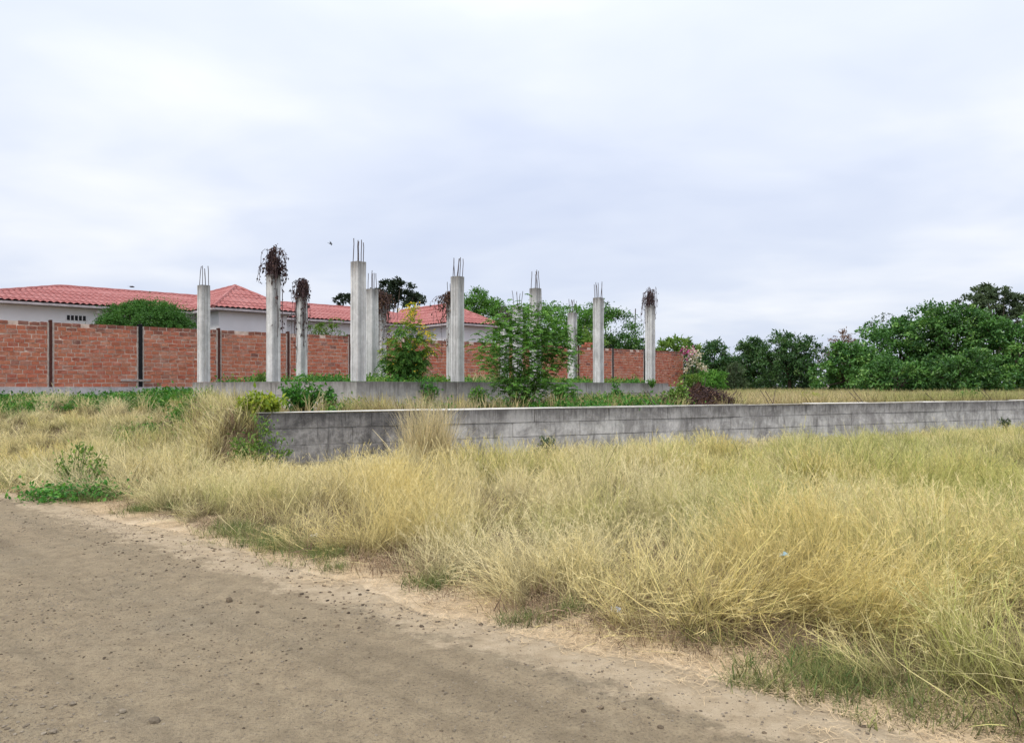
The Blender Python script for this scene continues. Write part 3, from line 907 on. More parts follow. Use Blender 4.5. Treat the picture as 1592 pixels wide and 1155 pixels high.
rng = np.random.default_rng(600)
wall = thing('retaining_wall', 'long low grey concrete retaining wall running behind the dry grass', 'wall', v3(W0, 0))
WLEN = 46
cast_wall(wall, W0, WD, -WNN, WLEN, [-0.15, 0.16, 0.50, 0.81, 1.10], 0.24, [M['wall_concrete'], M['dark_concrete']], rng)
s = 0.0
while s < WLEN - 0.01:
    L = min(rng.uniform(2.2, 3.6), WLEN - s)
    mbp = MB()
    V = box_verts(v3(W0, 0) + v3(WD, 0) * (s + L / 2) + v3(WNN, 0) * 0.118 + np.array([0, 0, 1.112]), v3(WD, 0) * (L / 2 - 0.003), v3(WNN, 0) * 0.128, np.array([0, 0, 0.012]))
    V += rng.normal(0, 0.007, V.shape)
    mbp.add(V, BOXQ); mbp.build('coping', M['coping'], wall)
    s += L
def on_wall(px):
    t = (px - 796) / 1200
    return (t * W0[1] - W0[0]) / (WD[0] - t * WD[1])
for px, n_, lean in ((1016, 3, -0.75), (1203, 2, -0.5), (1206, 1, 0.2), (1345, 2, -0.8), (1463, 1, -0.8), (1546, 2, -0.7)):
    for j in range(n_):
        c = on_wall(px) + j * 0.17
        b_ = v3(W0 + WD * c + WNN * 0.12, 1.05)
        L = 0.46 + 0.1 * rng.random()
        d_ = unit(np.array([lean + rng.normal(0, 0.08), 0.25, 1.0]))
        p = np.stack([b_, b_ + d_ * L * 0.5 + rng.normal(0, 0.01, 3), b_ + d_ * L])
        mbp = MB(); tube(mbp, p, 0.009, 5); mbp.build('rebar', M['rebar'], wall)

lw = thing('low_wall', 'second low concrete wall far right, just in front of the big trees', 'wall', at(1270, 612, 44) * np.array([1, 1, 0]) + np.array([0, 0, 1.0]))
pa, pb = at(1255, 610, 46)[:2], at(1680, 610, 33)[:2]
dl = np.linalg.norm(pb - pa)
cast_wall(lw, pa, (pb - pa) / dl, np.array([(pb - pa)[1], -(pb - pa)[0]]) / dl, dl, [0.9, 1.26], 0.2, [M['plinth']], rng, (2.5, 4))

# ------------------------------------------------------------------ unfinished building: plinth and columns
C0 = np.array([-3.58, 18.0]); UU = np.array([2.14, 2.45]); VV = np.array([-2.64, 2.10])
U1, V1 = unit(UU), unit(VV); LU, LV = np.linalg.norm(UU), np.linalg.norm(VV)
PZ = 1.71
found = thing('building_foundation', 'raised concrete foundation plinth carrying the bare columns', 'foundation', v3(C0, 1.0))
def outn(d):   # normal of a beam pointing to the viewer
    n_ = np.array([d[1], -d[0]])
    return n_ if n_[1] < 0 else -n_
o_ = 0.2
lv = [0.85, 1.36, PZ]
Pstart = C0 + outn(U1) * o_ - U1 * 0.2
cast_wall(found, Pstart, U1, outn(U1), LU * 4.35, lv, 0.4, [M['plinth']], rng, (2.0, 3.2), 'plinth_panel')
Pstart = C0 + outn(V1) * o_ + V1 * 0.21
cast_wall(found, Pstart, V1, outn(V1), LV * 2 + 0.02, lv, 0.4, [M['plinth']], rng, (2.0, 3.2), 'plinth_panel')
# piers under the columns, a little proud of the beams
for i, j in ((0, 0), (1, 0), (2, 0), (3, 0), (4, 0), (0, 1), (0, 2)):
    p = C0 + UU * i + VV * j
    w = 0.30 if (i, j) in ((0, 0), (2, 0)) else 0.22
    mbp = MB()
    box(mbp, v3(p, 1.28), v3(U1, 0) * w, v3(V1, 0) * w, np.array([0, 0, 0.415 + 0.004 * j + 0.003 * i]))
    mbp.build('pier', M['plinth'], found)
mbp = MB()
fl = C0 + UU * 2.1 + VV * 1.0
def ffun(u, v):
    x = C0[0] + u * UU[0] + v * VV[0]; y = C0[1] + u * UU[1] + v * VV[1]
    return np.stack([x, y, 1.60 + 0.10 * (fbm(x * 0.8, y * 0.8, 15) - 0.5)], -1)
P_, Q_ = grid_mesh(np.linspace(0.02, 4.3, 40), np.linspace(0.02, 2.2, 24), ffun)
mbp.add(P_, Q_); mbp.build('soil_fill', M['soil'], found, smooth=True)

CH = 4.485 - PZ
def shaft_mesh(seed, w=0.27):
    """board-cast square shaft: every face shows three boards with small steps between them"""
    r_ = np.random.default_rng(seed)
    prof = []
    for f in range(4):
        ang = f * math.pi / 2
        ca, sa = math.cos(ang), math.sin(ang)
        cuts = [-w / 2 + 0.012, -w / 2 + w * (0.3 + 0.08 * r_.random()), -w / 2 + w * (0.62 + 0.08 * r_.random()), w / 2 - 0.012]
        for k in range(3):
            off = w / 2 + r_.uniform(-0.010, 0.010)
            for s_ in (cuts[k] + 0.007, cuts[k + 1] - 0.007):
                prof.append((ca * s_ + sa * off, sa * s_ - ca * off))
            if k < 2:
                s_ = cuts[k + 1]; d_ = w / 2 - 0.022
                prof.append((ca * s_ + sa * d_, sa * s_ - ca * d_))
    prof = np.array(prof); n_ = len(prof)
    zs = np.linspace(0, CH, 9)
    V = []
    for k, z in enumerate(zs):
        q = prof * (1 + 0.012 * r_.normal()) + r_.normal(0, 0.0015, prof.shape)
        V.append(np.column_stack([q, np.full(n_, z)]))
    V = np.concatenate(V)
    V = np.vstack([V, [[0, 0, CH + 0.012]]])
    i = np.arange(len(zs) - 1)[:, None] * n_; j = np.arange(n_)[None]; jn = (j + 1) % n_
    Q = np.stack([i + j, i + jn, i + n_ + jn, i + n_ + j], -1).reshape(-1, 4)
    k = np.arange(n_); t0 = (len(zs) - 1) * n_
    T = np.stack([t0 + k, t0 + (k + 1) % n_, np.full(n_, len(V) - 1)], -1)
    face_tone = np.concatenate([np.repeat(r_.random(1), 3 if k % 3 < 2 else 2) for k in range(12)])[:n_]
    rq = np.tile(face_tone, len(zs) - 1) * 0.7 + np.repeat(r_.random(len(zs) - 1), n_) * 0.15 + 0.1
    m_ = MB(); m_.add(V, Q, T, rnd=rq, rnd_t=0.4)
    return m_.mesh('shaft', M['column'])
SHAFTS = [shaft_mesh(620 + k) for k in range(4)]
m_ = MB(); tube(m_, np.array([[0, 0, -0.1], [0.002, 0.001, 0.2], [0.006, -0.004, 0.42], [0.016, 0.004, 0.56]]), 0.010, 5)
REBAR = m_.mesh('rebar', M['rebar'])
CANG = math.atan2(U1[1], U1[0])
COLS = {(0, 0): 'nearest bare concrete column with the tallest rebar, at the foundation corner',
        (1, 0): 'bare concrete column standing alone between the yellow-flowered shrub and the feathery shrub',
        (2, 0): 'concrete column rising right behind the feathery green shrub, speckled by its leaves',
        (3, 0): 'clean pale concrete column, second from the right end of the front row',
        (4, 0): 'rightmost concrete column, dry grey vine tangled on its top',
        (0, 1): 'concrete column crowned by the biggest clump of dark dead vine',
        (0, 2): 'leftmost bare concrete column, at the left end of the foundation',
        (1, 1): 'concrete column half hidden just right of the nearest corner column',
        (1, 2): 'concrete column with dead vine draped down its upper half, third from left',
        (2, 1): 'concrete column directly behind the lone middle column, brown vine bulging beside it',
        (2, 2): 'concrete column behind the yellow-flowered shrub with dark vine down its left side',
        (3, 1): 'far concrete column just left of the leaf-speckled one, rebar showing above the leaves',
        (4, 1): 'far concrete column right of the feathery shrub, in front of the brick wall',
        (4, 2): 'farthest concrete column, left of the others behind the feathery shrub'}
rng = np.random.default_rng(640)
for (i, j), lab in COLS.items():
    p = C0 + UU * i + VV * j
    t = thing('concrete_column', lab, 'column', v3(p, PZ + 0.002 if j == 0 or i == 0 else PZ - 0.06), 'bare concrete columns of the unfinished building')
    t.rotation_euler = (0, 0, CANG + rng.normal(0, 0.02))
    sh = bpy.data.objects.new('shaft', SHAFTS[(i * 3 + j) % 4]); COL.objects.link(sh); sh.parent = t
    bars = [(-1, -1), (1, -1), (1, 1), (-1, 1), (0, -1), (0, 1)][:5 + (i + j) % 2]
    for (bx, by) in bars:
        rb = bpy.data.objects.new('rebar', REBAR); COL.objects.link(rb); rb.parent = t
        rb.location = (bx * 0.088 + rng.normal(0, 0.006), by * 0.088 + rng.normal(0, 0.006), CH)
        rb.rotation_euler = (rng.normal(0, 0.055), rng.normal(0, 0.055), rng.random() * 6.28)
        rb.scale = (1, 1, rng.uniform(0.8, 1.0))

# ------------------------------------------------------------------ brick wall
BZ0, BZ1 = 1.56, 3.83
bw = thing('brick_wall', 'long red brick boundary wall with steel posts in front of the house', 'wall', v3(A0, 0.9))
AD3, BF3, Z3 = v3(AD, 0), v3(BF, 0), np.array([0, 0, 1.0])
T0, SP = 0.0383 * ALEN, 0.0777 * ALEN
posts = [T0 + SP * k for k in range(-1, 12)] + [ALEN]
rng = np.random.default_rng(660)
mbp = MB()
tl = posts[0] - 0.3
box(mbp, v3(A0, 0) + AD3 * (tl + ALEN) / 2 + Z3 * (0.7 + BZ0) / 2, AD3 * (ALEN - tl + 0.3) / 2, BF3 * 0.13, Z3 * (BZ0 - 0.7) / 2)
mbp.build('concrete_base', M['grey_base'], bw)
COURSE = (BZ1 - BZ0) / 15; BL = 0.30
bricks = []      # (s, z, length, course)
for k in range(len(posts) - 1):
    s0, s1 = posts[k] + (0.10 if k != 2 else 0.12), posts[k + 1] - (0.10 if k != 1 else 0.12)
    mbp = MB()
    box(mbp, v3(A0, 0) + AD3 * (s0 + s1) / 2 + Z3 * ((BZ0 + BZ1) / 2 - 0.006), AD3 * ((s1 - s0) / 2 + 0.05), BF3 * 0.061, Z3 * ((BZ1 - BZ0) / 2 - 0.012))
    mbp.build('mortar_bed', M['mortar'], bw)
    for r in range(15):
        s = s0 - (BL / 2 if r % 2 else 0) - rng.uniform(0, 0.08)
        while s < s1 - 0.03:
            L = BL * rng.uniform(0.85, 1.12)
            a_, b_ = max(s, s0), min(s + L, s1)
            if b_ - a_ > 0.05 and not (r == 14 and rng.random() < 0.10):
                bricks.append(((a_ + b_) / 2, BZ0 + (r + 0.5) * COURSE, b_ - a_ - 0.024))
            s += L
bricks = np.array(bricks)
px_s = []
for s_ in bricks[:, 0]:
    p = A0 + AD * s_
    px_s.append(796 + 1200 * p[0] / p[1])
px_s = np.array(px_s)
order = np.argsort(np.where(px_s > -2, bricks[:, 0], 1e6))
single = set(order[:300].tolist())
VAR = []
for k in range(6):
    r_ = np.random.default_rng(670 + k)
    V = box_verts((0, 0, 0), (0.5, 0, 0), (0, 0.07, 0), (0, 0, COURSE / 2 - 0.012)) + r_.normal(0, 0.005, (8, 3)) * np.array([1.5, 1, 1])
    m_ = MB(); m_.add(V, BOXQ, rnd=0.0); VAR.append((V, m_.mesh('brick', M['brick']), m_.mesh('brick', M['old_brick'])))
rest, rest_top = MB(), MB()
wa = math.atan2(AD[1], AD[0])
for k, (s_, z, L) in enumerate(bricks):
    pr = rng.uniform(-0.006, 0.008)
    c = v3(A0 + AD * s_ + BF * pr, z + rng.normal(0, 0.003))
    V, me, me_old = VAR[rng.integers(0, 6)]
    old = z > BZ1 - COURSE * 1.2 or (z > BZ1 - COURSE * 2.2 and rng.random() < 0.3)
    if k in single:
        me = me_old if old else me
        o = bpy.data.objects.new('brick', me); COL.objects.link(o); o.parent = bw
        o.location = c - np.array(bw.location); o.rotation_euler = (0, rng.normal(0, 0.006), wa); o.scale = (L, 1, 1)
    else:
        (rest_top if old else rest).add(c + V[:, :1] * L * AD3 - V[:, 1:2] * BF3 + V[:, 2:] * Z3, BOXQ, rnd=rng.random())
tag(rest.build('brick_courses', M['brick'], bw), kind='stuff')
tag(rest_top.build('top_courses', M['old_brick'], bw), kind='stuff')
# dislodged bricks lying on the wall top
for px in (908, 914, 921, 930, 913, 921):
    tt = (px - 796) / 1200; s_ = (tt * A0[1] - A0[0]) / (AD[0] - tt * AD[1])
    V, me, me_old = VAR[rng.integers(0, 6)]
    o = bpy.data.objects.new('loose_brick', me); COL.objects.link(o); o.parent = bw
    o.location = v3(A0 + AD * s_, BZ1 + COURSE * (0.52 + (1.0 if px in (913, 921) and rng.random() < 2 else 0.0) * 0.98)) - np.array(bw.location)
    o.rotation_euler = (0, rng.normal(0, 0.02), wa + rng.normal(0, 0.05)); o.scale = (0.28, 1, 1)
for k, s_ in enumerate(posts):
    p = A0 + AD * s_
    mbp = MB()
    hw = 0.045 if k != 2 else 0.07
    # H-section steel post: two flanges and a web
    top = BZ1 + 0.07; zc_ = (top + BZ0 - 0.1) / 2; hz_ = (top - BZ0 + 0.1) / 2
    box(mbp, v3(p, zc_) + BF3 * 0.085, AD3 * hw, BF3 * 0.012, Z3 * hz_)
    box(mbp, v3(p, zc_) - BF3 * 0.085, AD3 * hw, BF3 * 0.012, Z3 * hz_)
    box(mbp, v3(p, zc_ - 0.003), AD3 * 0.012, BF3 * 0.073, Z3 * hz_)
    mbp.build('post', M['black_post'] if k in (2, 11, 12, 13) else M['rust_post'], bw)
    mbp = MB()
    for sg in (-1, 1):
        V = box_verts(v3(p, (BZ0 + BZ1) / 2 - 0.004) + AD3 * sg * (hw + 0.024), AD3 * 0.022, BF3 * 0.068, Z3 * ((BZ1 - BZ0) / 2 - 0.01))
        mbp.add(V + rng.normal(0, 0.004, V.shape), BOXQ)
    mbp.build('mortar_strip', M['post_mortar'], bw)
# plank fixed across the black post
tt = (210 - 796) / 1200; s_ = (tt * A0[1] - A0[0]) / (AD[0] - tt * AD[1])
pk = v3(A0 + AD * s_ + BF * 0.125, 1.80)
mbp = MB(); V = box_verts(pk, AD3 * 0.52, BF3 * 0.022, Z3 * 0.03); mbp.add(V + rng.normal(0, 0.004, V.shape), BOXQ)
tag(mbp.build('plank', M['plank']), 'short weathered plank fixed across the black post of the brick wall', 'plank')

# ------------------------------------------------------------------ house with red roof
HN = -BF                                     # away from the viewer
H0 = A0 + HN * 5.0
ZE, ZR = 4.95, 6.20
def hp(s, n_, z): return np.array([*(H0 + AD * s + HN * n_), z])
house = thing('house', 'single-storey white house with red tiled hip roofs behind the brick wall', 'house', v3(H0, 1.0))
def roof_slope(pts, name='roof_slope'):
    """pts: planar polygon, the first two points are the eave; becomes a pressed tile sheet with barrels and course steps"""
    pts = [np.asarray(p, float) for p in pts]
    u = unit(pts[1] - pts[0]); w_ = pts[2] - pts[0]
    v = unit(w_ - u * np.dot(w_, u)); n_ = np.cross(u, v)
    if n_[2] < 0: n_ = -n_
    uv = np.array([[np.dot(p - pts[0], u), np.dot(p - pts[0], v)] for p in pts])
    u0, u1 = uv[:, 0].min() - 0.05, uv[:, 0].max() + 0.05; v1 = uv[:, 1].max() + 0.05
    U_ = np.arange(u0, u1 + 0.06, 0.06)
    TC = 0.34
    Vl = []
    k = 0
    while k * TC < v1:
        Vl += [k * TC, k * TC + TC * 0.5, k * TC + TC - 0.012]; k += 1
    Vl = np.array(Vl)
    def f(a, b):
        h = 0.065 * np.abs(np.sin(math.pi * a / 0.24)) ** 0.7 + 0.028 * (1 - ((b % TC) / TC))
        return pts[0] + a[:, None] * u + b[:, None] * v + h[:, None] * n_
    P_, Q_ = grid_mesh(U_, Vl, f)
    bm = bmesh.new()
    vs = [bm.verts.new(p) for p in P_]
    for q in Q_: bm.faces.new([vs[k] for k in q])
    cen = sum(pts) / len(pts)
    for k in range(len(pts)):
        a, b = pts[k], pts[(k + 1) % len(pts)]
        e_ = np.cross(b - a, n_)
        if np.dot(e_, cen - a) > 0: e_ = -e_
        bmesh.ops.bisect_plane(bm, geom=bm.verts[:] + bm.edges[:] + bm.faces[:], plane_co=Vector(a), plane_no=Vector(unit(e_)), clear_outer=True)
    bm.normal_update()
    me = bpy.data.meshes.new(name)
    for vtx in bm.verts: vtx.co -= Vector(house.location)
    bm.to_mesh(me); bm.free()
    me.materials.append(M['roof'])
    o = bpy.data.objects.new(name, me); COL.objects.link(o); o.parent = house
    return o
SA, SB, WN = -1.42, 24.1, 10.0
RA, RB = SA + 5.0, SB - 4.0
roof_slope([hp(SA, 0, ZE), hp(SB, 0, ZE), hp(RB, 5, ZR), hp(RA, 5, ZR)])
roof_slope([hp(SB, WN, ZE), hp(SA, WN, ZE), hp(RA, 5, ZR), hp(RB, 5, ZR)])
roof_slope([hp(SA, WN, ZE), hp(SA, 0, ZE), hp(RA, 5, ZR)])
roof_slope([hp(SB, 0, ZE), hp(SB, WN, ZE), hp(RB, 5, ZR)])
def cap(a, b):
    m_ = MB(); n_ = max(2, int(np.linalg.norm(b - a) / 0.38))
    P = np.array([a + (b - a) * k / n_ for k in range(n_ + 1)]) + np.array([0, 0, 0.03])
    tube(m_, P, 0.085 + 0.012 * (np.arange(n_ + 1) % 2), 7); m_.build('ridge_cap', M['roof'], house)
cap(hp(RA, 5, ZR), hp(RB, 5, ZR)); cap(hp(RA, 5, ZR), hp(SA, 0, ZE)); cap(hp(RB, 5, ZR), hp(SB, 0, ZE))
WINGS = [(9.8, 1.95, -2.75, -0.2), (22.1, 1.75, -2.9, -0.2)]
ZW = ZR + 0.02
for sc, hw, nf, na_ in WINGS:
    roof_slope([hp(sc - hw, 4.9, ZE), hp(sc - hw, nf, ZE), hp(sc, na_, ZW), hp(sc, 4.9, ZW)])
    roof_slope([hp(sc + hw, nf, ZE), hp(sc + hw, 4.9, ZE), hp(sc, 4.9, ZW), hp(sc, na_, ZW)])
    roof_slope([hp(sc - hw, nf, ZE), hp(sc + hw, nf, ZE), hp(sc, na_, ZW)])
    cap(hp(sc, 4.9, ZW), hp(sc, na_, ZW)); cap(hp(sc, na_, ZW), hp(sc - hw, nf, ZE)); cap(hp(sc, na_, ZW), hp(sc + hw, nf, ZE))
def hbox(name, s0, s1, n0, n1, z0, z1, mat):
    m_ = MB(); box(m_, hp((s0 + s1) / 2, (n0 + n1) / 2, (z0 + z1) / 2), AD3 * (s1 - s0) / 2, v3(HN, 0) * (n1 - n0) / 2, Z3 * (z1 - z0) / 2)
    return m_.build(name, mat, house)
hbox('wall', SA + 0.45, SB - 0.45, 0.45, WN - 0.45, 0.8, ZE - 0.10, M['house_wall'])
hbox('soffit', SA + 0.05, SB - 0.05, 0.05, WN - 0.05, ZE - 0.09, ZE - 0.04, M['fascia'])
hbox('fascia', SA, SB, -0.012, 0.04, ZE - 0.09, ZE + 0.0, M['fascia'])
for sc, hw, nf, na_ in WINGS:
    hbox('wing_wall', sc - hw + 0.4, sc + hw - 0.4, nf + 0.4, 0.44, 0.8, ZE - 0.104, M['house_wall'])
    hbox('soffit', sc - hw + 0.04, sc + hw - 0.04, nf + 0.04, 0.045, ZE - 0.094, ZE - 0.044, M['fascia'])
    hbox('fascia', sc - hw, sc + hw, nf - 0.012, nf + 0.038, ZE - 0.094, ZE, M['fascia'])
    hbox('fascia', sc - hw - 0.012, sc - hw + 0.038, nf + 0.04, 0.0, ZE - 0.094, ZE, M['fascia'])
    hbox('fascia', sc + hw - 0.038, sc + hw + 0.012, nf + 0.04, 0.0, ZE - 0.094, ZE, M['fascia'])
# louvred vent in the front wall
def house_s(px, n_):
    tt = (px - 796) / 1200; q = H0 + HN * n_
    return (tt * q[1] - q[0]) / (AD[0] - tt * AD[1])
s0, s1 = house_s(103, 0.45), house_s(134, 0.45)
zv = CAM_H + (600 - 494.5) / 1200 * (H0 + AD * (s0 + s1) / 2 + HN * 0.45)[1]
vent = thing('window', None, None, (0, 0, 0)); vent.parent = house
m_ = MB(); box(m_, hp((s0 + s1) / 2, 0.446, zv), AD3 * (s1 - s0) / 2, v3(HN, 0) * 0.012, Z3 * 0.10)
vent.location = (0, 0, 0)
m_.build('opening', M['vent_dark'], vent)
for k in range(6):
    s_ = s0 + (s1 - s0) * k / 5
    m_ = MB(); box(m_, hp(s_, 0.425, zv), AD3 * 0.016, v3(HN, 0) * 0.010, Z3 * 0.105); m_.build('mullion', M['house_wall'], vent)
s_ = house_s(157, -0.05)
m_ = MB(); box(m_, hp(s_, 0.30, ZE - 0.22), AD3 * 0.09, v3(HN, 0) * 0.07, Z3 * 0.06); box(m_, hp(s_, 0.40, ZE - 0.15), AD3 * 0.02, v3(HN, 0) * 0.05, Z3 * 0.05)
m_.build('floodlight', M['coping'], house)

# ------------------------------------------------------------------ trees
M['leaf_dome'] = mat_leaf('acacia_leaf', (0.037, 0.104, 0.024), (0.091, 0.232, 0.043), (0.146, 0.293, 0.061), 0.25)
M['leaf_mid'] = mat_leaf('mid_green_leaf', (0.049, 0.140, 0.027), (0.134, 0.317, 0.051), (0.268, 0.464, 0.098), 0.3)
M['leaf_light'] = mat_leaf('light_green_leaf', (0.085, 0.171, 0.037), (0.195, 0.329, 0.067), (0.317, 0.427, 0.110), 0.35)
M['leaf_dark'] = mat_leaf('mango_leaf', (0.022, 0.073, 0.026), (0.088, 0.201, 0.054), (0.210, 0.322, 0.112), 0.2, 0.4, spec=0.4)
M['leaf_big'] = mat_leaf('broad_tree_leaf', (0.022, 0.082, 0.022), (0.116, 0.273, 0.055), (0.273, 0.451, 0.123), 0.25, 0.42, spec=0.4)
M['leaf_grey'] = mat_leaf('grey_green_leaf', (0.049, 0.079, 0.043), (0.104, 0.152, 0.073), (0.159, 0.207, 0.098), 0.25)
M['leaf_black'] = mat_leaf('distant_dark_leaf', (0.012, 0.022, 0.014), (0.035, 0.058, 0.030), (0.05, 0.08, 0.045), 0.15)
M['leaf_brown'] = mat_leaf('withered_leaf', (0.13, 0.075, 0.055), (0.24, 0.15, 0.11), (0.30, 0.20, 0.14), 0.2)
M['leaf_yellow'] = mat_leaf('yellow_green_leaf', (0.16, 0.24, 0.03), (0.33, 0.42, 0.05), (0.50, 0.52, 0.08), 0.4)
M['leaf_rich'] = mat_leaf('rich_green_leaf', (0.030, 0.122, 0.022), (0.091, 0.268, 0.043), (0.171, 0.390, 0.073), 0.35)
M['petal_yellow'] = mat_leaf('yellow_petal', (0.55, 0.38, 0.03), (0.72, 0.55, 0.05), (0.8, 0.64, 0.07), 0.4)
M['petal_magenta'] = mat_leaf('magenta_bract', (0.42, 0.06, 0.26), (0.62, 0.15, 0.42), (0.72, 0.28, 0.52), 0.4)
M['petal_white'] = mat_leaf('cream_bract', (0.62, 0.56, 0.47), (0.78, 0.73, 0.64), (0.85, 0.82, 0.76), 0.4)
M['dead_leaf'] = mat_leaf('dead_vine_leaf', (0.030, 0.016, 0.020), (0.075, 0.042, 0.045), (0.14, 0.085, 0.075), 0.15)
M['debris_leaf'] = mat_leaf('red_brown_debris', (0.055, 0.028, 0.017), (0.13, 0.07, 0.042), (0.24, 0.145, 0.09), 0.1)

def crown_leaves(mb, rng, lobes, nleaf, L, W, sub=26, shell=0.35, flat=0.5, droop=0.0):
    """leaves in small clumps spread over the lobes of a crown"""
    lobes = np.asarray(lobes, float)
    wts = (lobes[:, 3] * lobes[:, 4] + lobes[:, 3] * lobes[:, 5] + lobes[:, 4] * lobes[:, 5])
    wts /= wts.sum()
    for lb, wt in zip(lobes, wts):
        n_ = int(nleaf * wt)
        ns = max(4, int(sub))
        dirs = rand_unit(rng, ns)
        dirs[:, 2] = np.where(dirs[:, 2] < -0.7, -dirs[:, 2], dirs[:, 2])
        rad = 1 - shell * rng.random(ns) ** 1.5
        cen = lb[:3] + dirs * lb[3:6] * rad[:, None]
        cr_ = 0.30 * lb[3:6].mean() * (0.6 + 0.8 * rng.random(ns))
        pick = rng.integers(0, ns, n_)
        off = rng.normal(0, 0.55, (n_, 3)); off[:, 2] *= 0.62
        P = cen[pick] + off * cr_[pick][:, None]
        out = unit(P - lb[:3])
        D = unit(out * 0.6 + rng.normal(0, 0.7, (n_, 3)) + np.array([0, 0, -droop]))
        N = unit(out * 0.5 + np.array([0, 0, flat]) + rng.normal(0, 0.45, (n_, 3)))
        clump_tone = rng.random(ns)
        rnd = np.clip(0.7 * clump_tone[pick] ** 1.2 + 0.35 * rng.random(n_), 0, 1)
        s_ = 0.7 + 0.6 * rng.random(n_)
        add_leaves(mb, P, D, L * s_, W * s_, rng, N, rnd=rnd)

def limb(mb, a, b, r0, r1, rng, bow=0.12, n_=5, sides=6):
    a = np.asarray(a, float); b = np.asarray(b, float)
    t = np.linspace(0, 1, n_)[:, None]
    L = np.linalg.norm(b - a)
    k = rng.normal(0, bow * L, 3) * np.array([1, 1, 0.4])
    P = a + (b - a) * t + k * (t * (1 - t)) * 1.6
    tube(mb, P, r0 + (r1 - r0) * t[:, 0], sides)

def auto_lobes(rng, c, rx, ry, rz, n_, size=0.5):
    """lobes spread through an upright crown that reaches low: a full middle, a billowing outline"""
    c = np.asarray(c, float)
    out = [[*c, rx * 0.7, ry * 0.7, rz * 0.8], [c[0], c[1], c[2] - rz * 0.5, rx * 0.8, ry * 0.8, rz * 0.5]]
    for k in range(n_):
        a = 6.283 * (k / n_) + rng.normal(0, 0.3); h = rng.uniform(-0.85, 0.95)
        q = math.sqrt(max(0.0, 1 - max(h, 0) ** 2))
        f = size * (0.45 + 0.5 * rng.random())
        p = c + np.array([rx * q * math.cos(a), ry * q * math.sin(a), rz * h]) * (1 - f * 0.62)
        out.append([*p, rx * f, ry * f, max(rz * f, rx * f * 0.7)])
    return out

def tree(name, label, cat, base, lobes, nleaf, L, W, leafmat, barkmat, seed, trunk_r=0.14, trunk_h=None, group=None, sub=22, shell=0.35, flat=0.5, droop=0.0):
    rng = np.random.default_rng(seed)
    base = np.asarray(base, float)
    t = thing(name, label, cat, base, group)
    lobes = np.asarray(lobes, float)
    m_ = MB(); crown_leaves(m_, rng, lobes, nleaf, L, W, sub, shell, flat, droop)
    m_.build('crown', leafmat, t)
    cen = lobes[:, :3].mean(0)
    th = trunk_h if trunk_h is not None else max(0.4, (cen[2] - base[2]) * 0.5)
    fork = np.array([base[0] * 0.7 + cen[0] * 0.3, base[1] * 0.7 + cen[1] * 0.3, base[2] + th])
    m_ = MB(); limb(m_, base - np.array([0, 0, 0.1]), fork, trunk_r, trunk_r * 0.75, rng, 0.04)
    for lb in lobes:
        limb(m_, fork, lb[:3] + np.array([0, 0, lb[5] * 0.35]), trunk_r * 0.5, trunk_r * 0.1, rng, 0.1)
    m_.build('trunk', barkmat, t)
    return t

GZ = lambda p: float(terr(p[0], p[1]))
def tree_px(name, label, cat, px, ytop, ybot, hw_px, d, nleaf, L, W, leafmat, seed, nl=9, depth=0.8, bark='bark', size=0.5, base_dx=0.0, **k):
    rng = np.random.default_rng(seed)
    top, bot = at(px, ytop, d), at(px, ybot, d)
    rz = (top[2] - bot[2]) / 2; rx = hw_px / 1200 * d
    c = (top + bot) / 2
    b_ = np.array([c[0] + base_dx, d, 0]); b_[2] = GZ(b_)
    return tree(name, label, cat, b_, auto_lobes(rng, c, rx, rx * depth, rz, nl, size), nleaf, L, W, leafmat, M[bark], seed + 1, **k)

# round clipped-looking tree between the brick wall and the house
rng = np.random.default_rng(700)
c = at(226, 510, 31.3)
lob = [[c[0], c[1], c[2] - 0.25, 1.75, 1.5, 1.3]]
for k in range(26):
    a = k * 2.39996; h = (k + 0.5) / 26; rr = math.sqrt(1 - h * h)
    lob.append([c[0] + 1.58 * rr * math.cos(a), c[1] + 1.3 * rr * math.sin(a), c[2] - 0.45 + 1.30 * h + rng.normal(0, 0.05), 0.50, 0.48, 0.34])
tree('acacia_tree', 'dense round green tree peeping over the brick wall at left', 'tree', (c[0], c[1], 1.05), lob, 42000, 0.08, 0.036, M['leaf_dome'], M['bark'], 701, 0.12, 1.5, sub=34, shell=0.3)
tree_px('young_tree', 'loose light green young tree over the brick wall beside the draped column', 'tree', 508, 494, 545, 36, 36.5, 1500, 0.13, 0.045, M['leaf_light'], 710, nl=7, trunk_r=0.05, sub=9)
# dark tree far behind the roof
d = 62
lob = []
for (px, py, r_) in ((536, 468, 0.55), (543, 466, 0.5), (592, 462, 0.75), (606, 450, 0.8), (622, 449, 0.75), (615, 458, 0.7), (642, 467, 0.7), (650, 468, 0.5), (630, 462, 0.6), (600, 470, 0.7)):
    p = at(px, py, d + rng.normal(0, 0.8)); lob.append([*p, r_ * 1.25, r_ * 1.1, r_ * 0.8])
tree('shade_tree', 'dark open-crowned tree rising beyond the red roof', 'tree', (at(612, 600, d)[0], d, 1.1), lob, 4200, 0.26, 0.14, M['leaf_black'], M['bark'], 721, 0.22, 3.6, sub=12)
GB = 'leafy trees behind the brick wall'
tree_px('leafy_tree', 'bushy green tree beside the right end of the house roof', 'tree', 765, 453, 560, 62, 53, 13000, 0.18, 0.085, M['leaf_mid'], 730, group=GB, nl=12)
tree_px('leafy_tree', 'broad green tree behind the leaf-speckled column and the brick wall', 'tree', 868, 466, 560, 76, 55, 14000, 0.18, 0.085, M['leaf_mid'], 740, group=GB, nl=12)
tree_px('leafy_tree', 'darker green tree behind the second column from the right', 'tree', 950, 468, 575, 54, 57, 11000, 0.19, 0.085, M['leaf_big'], 750, group=GB, nl=10)
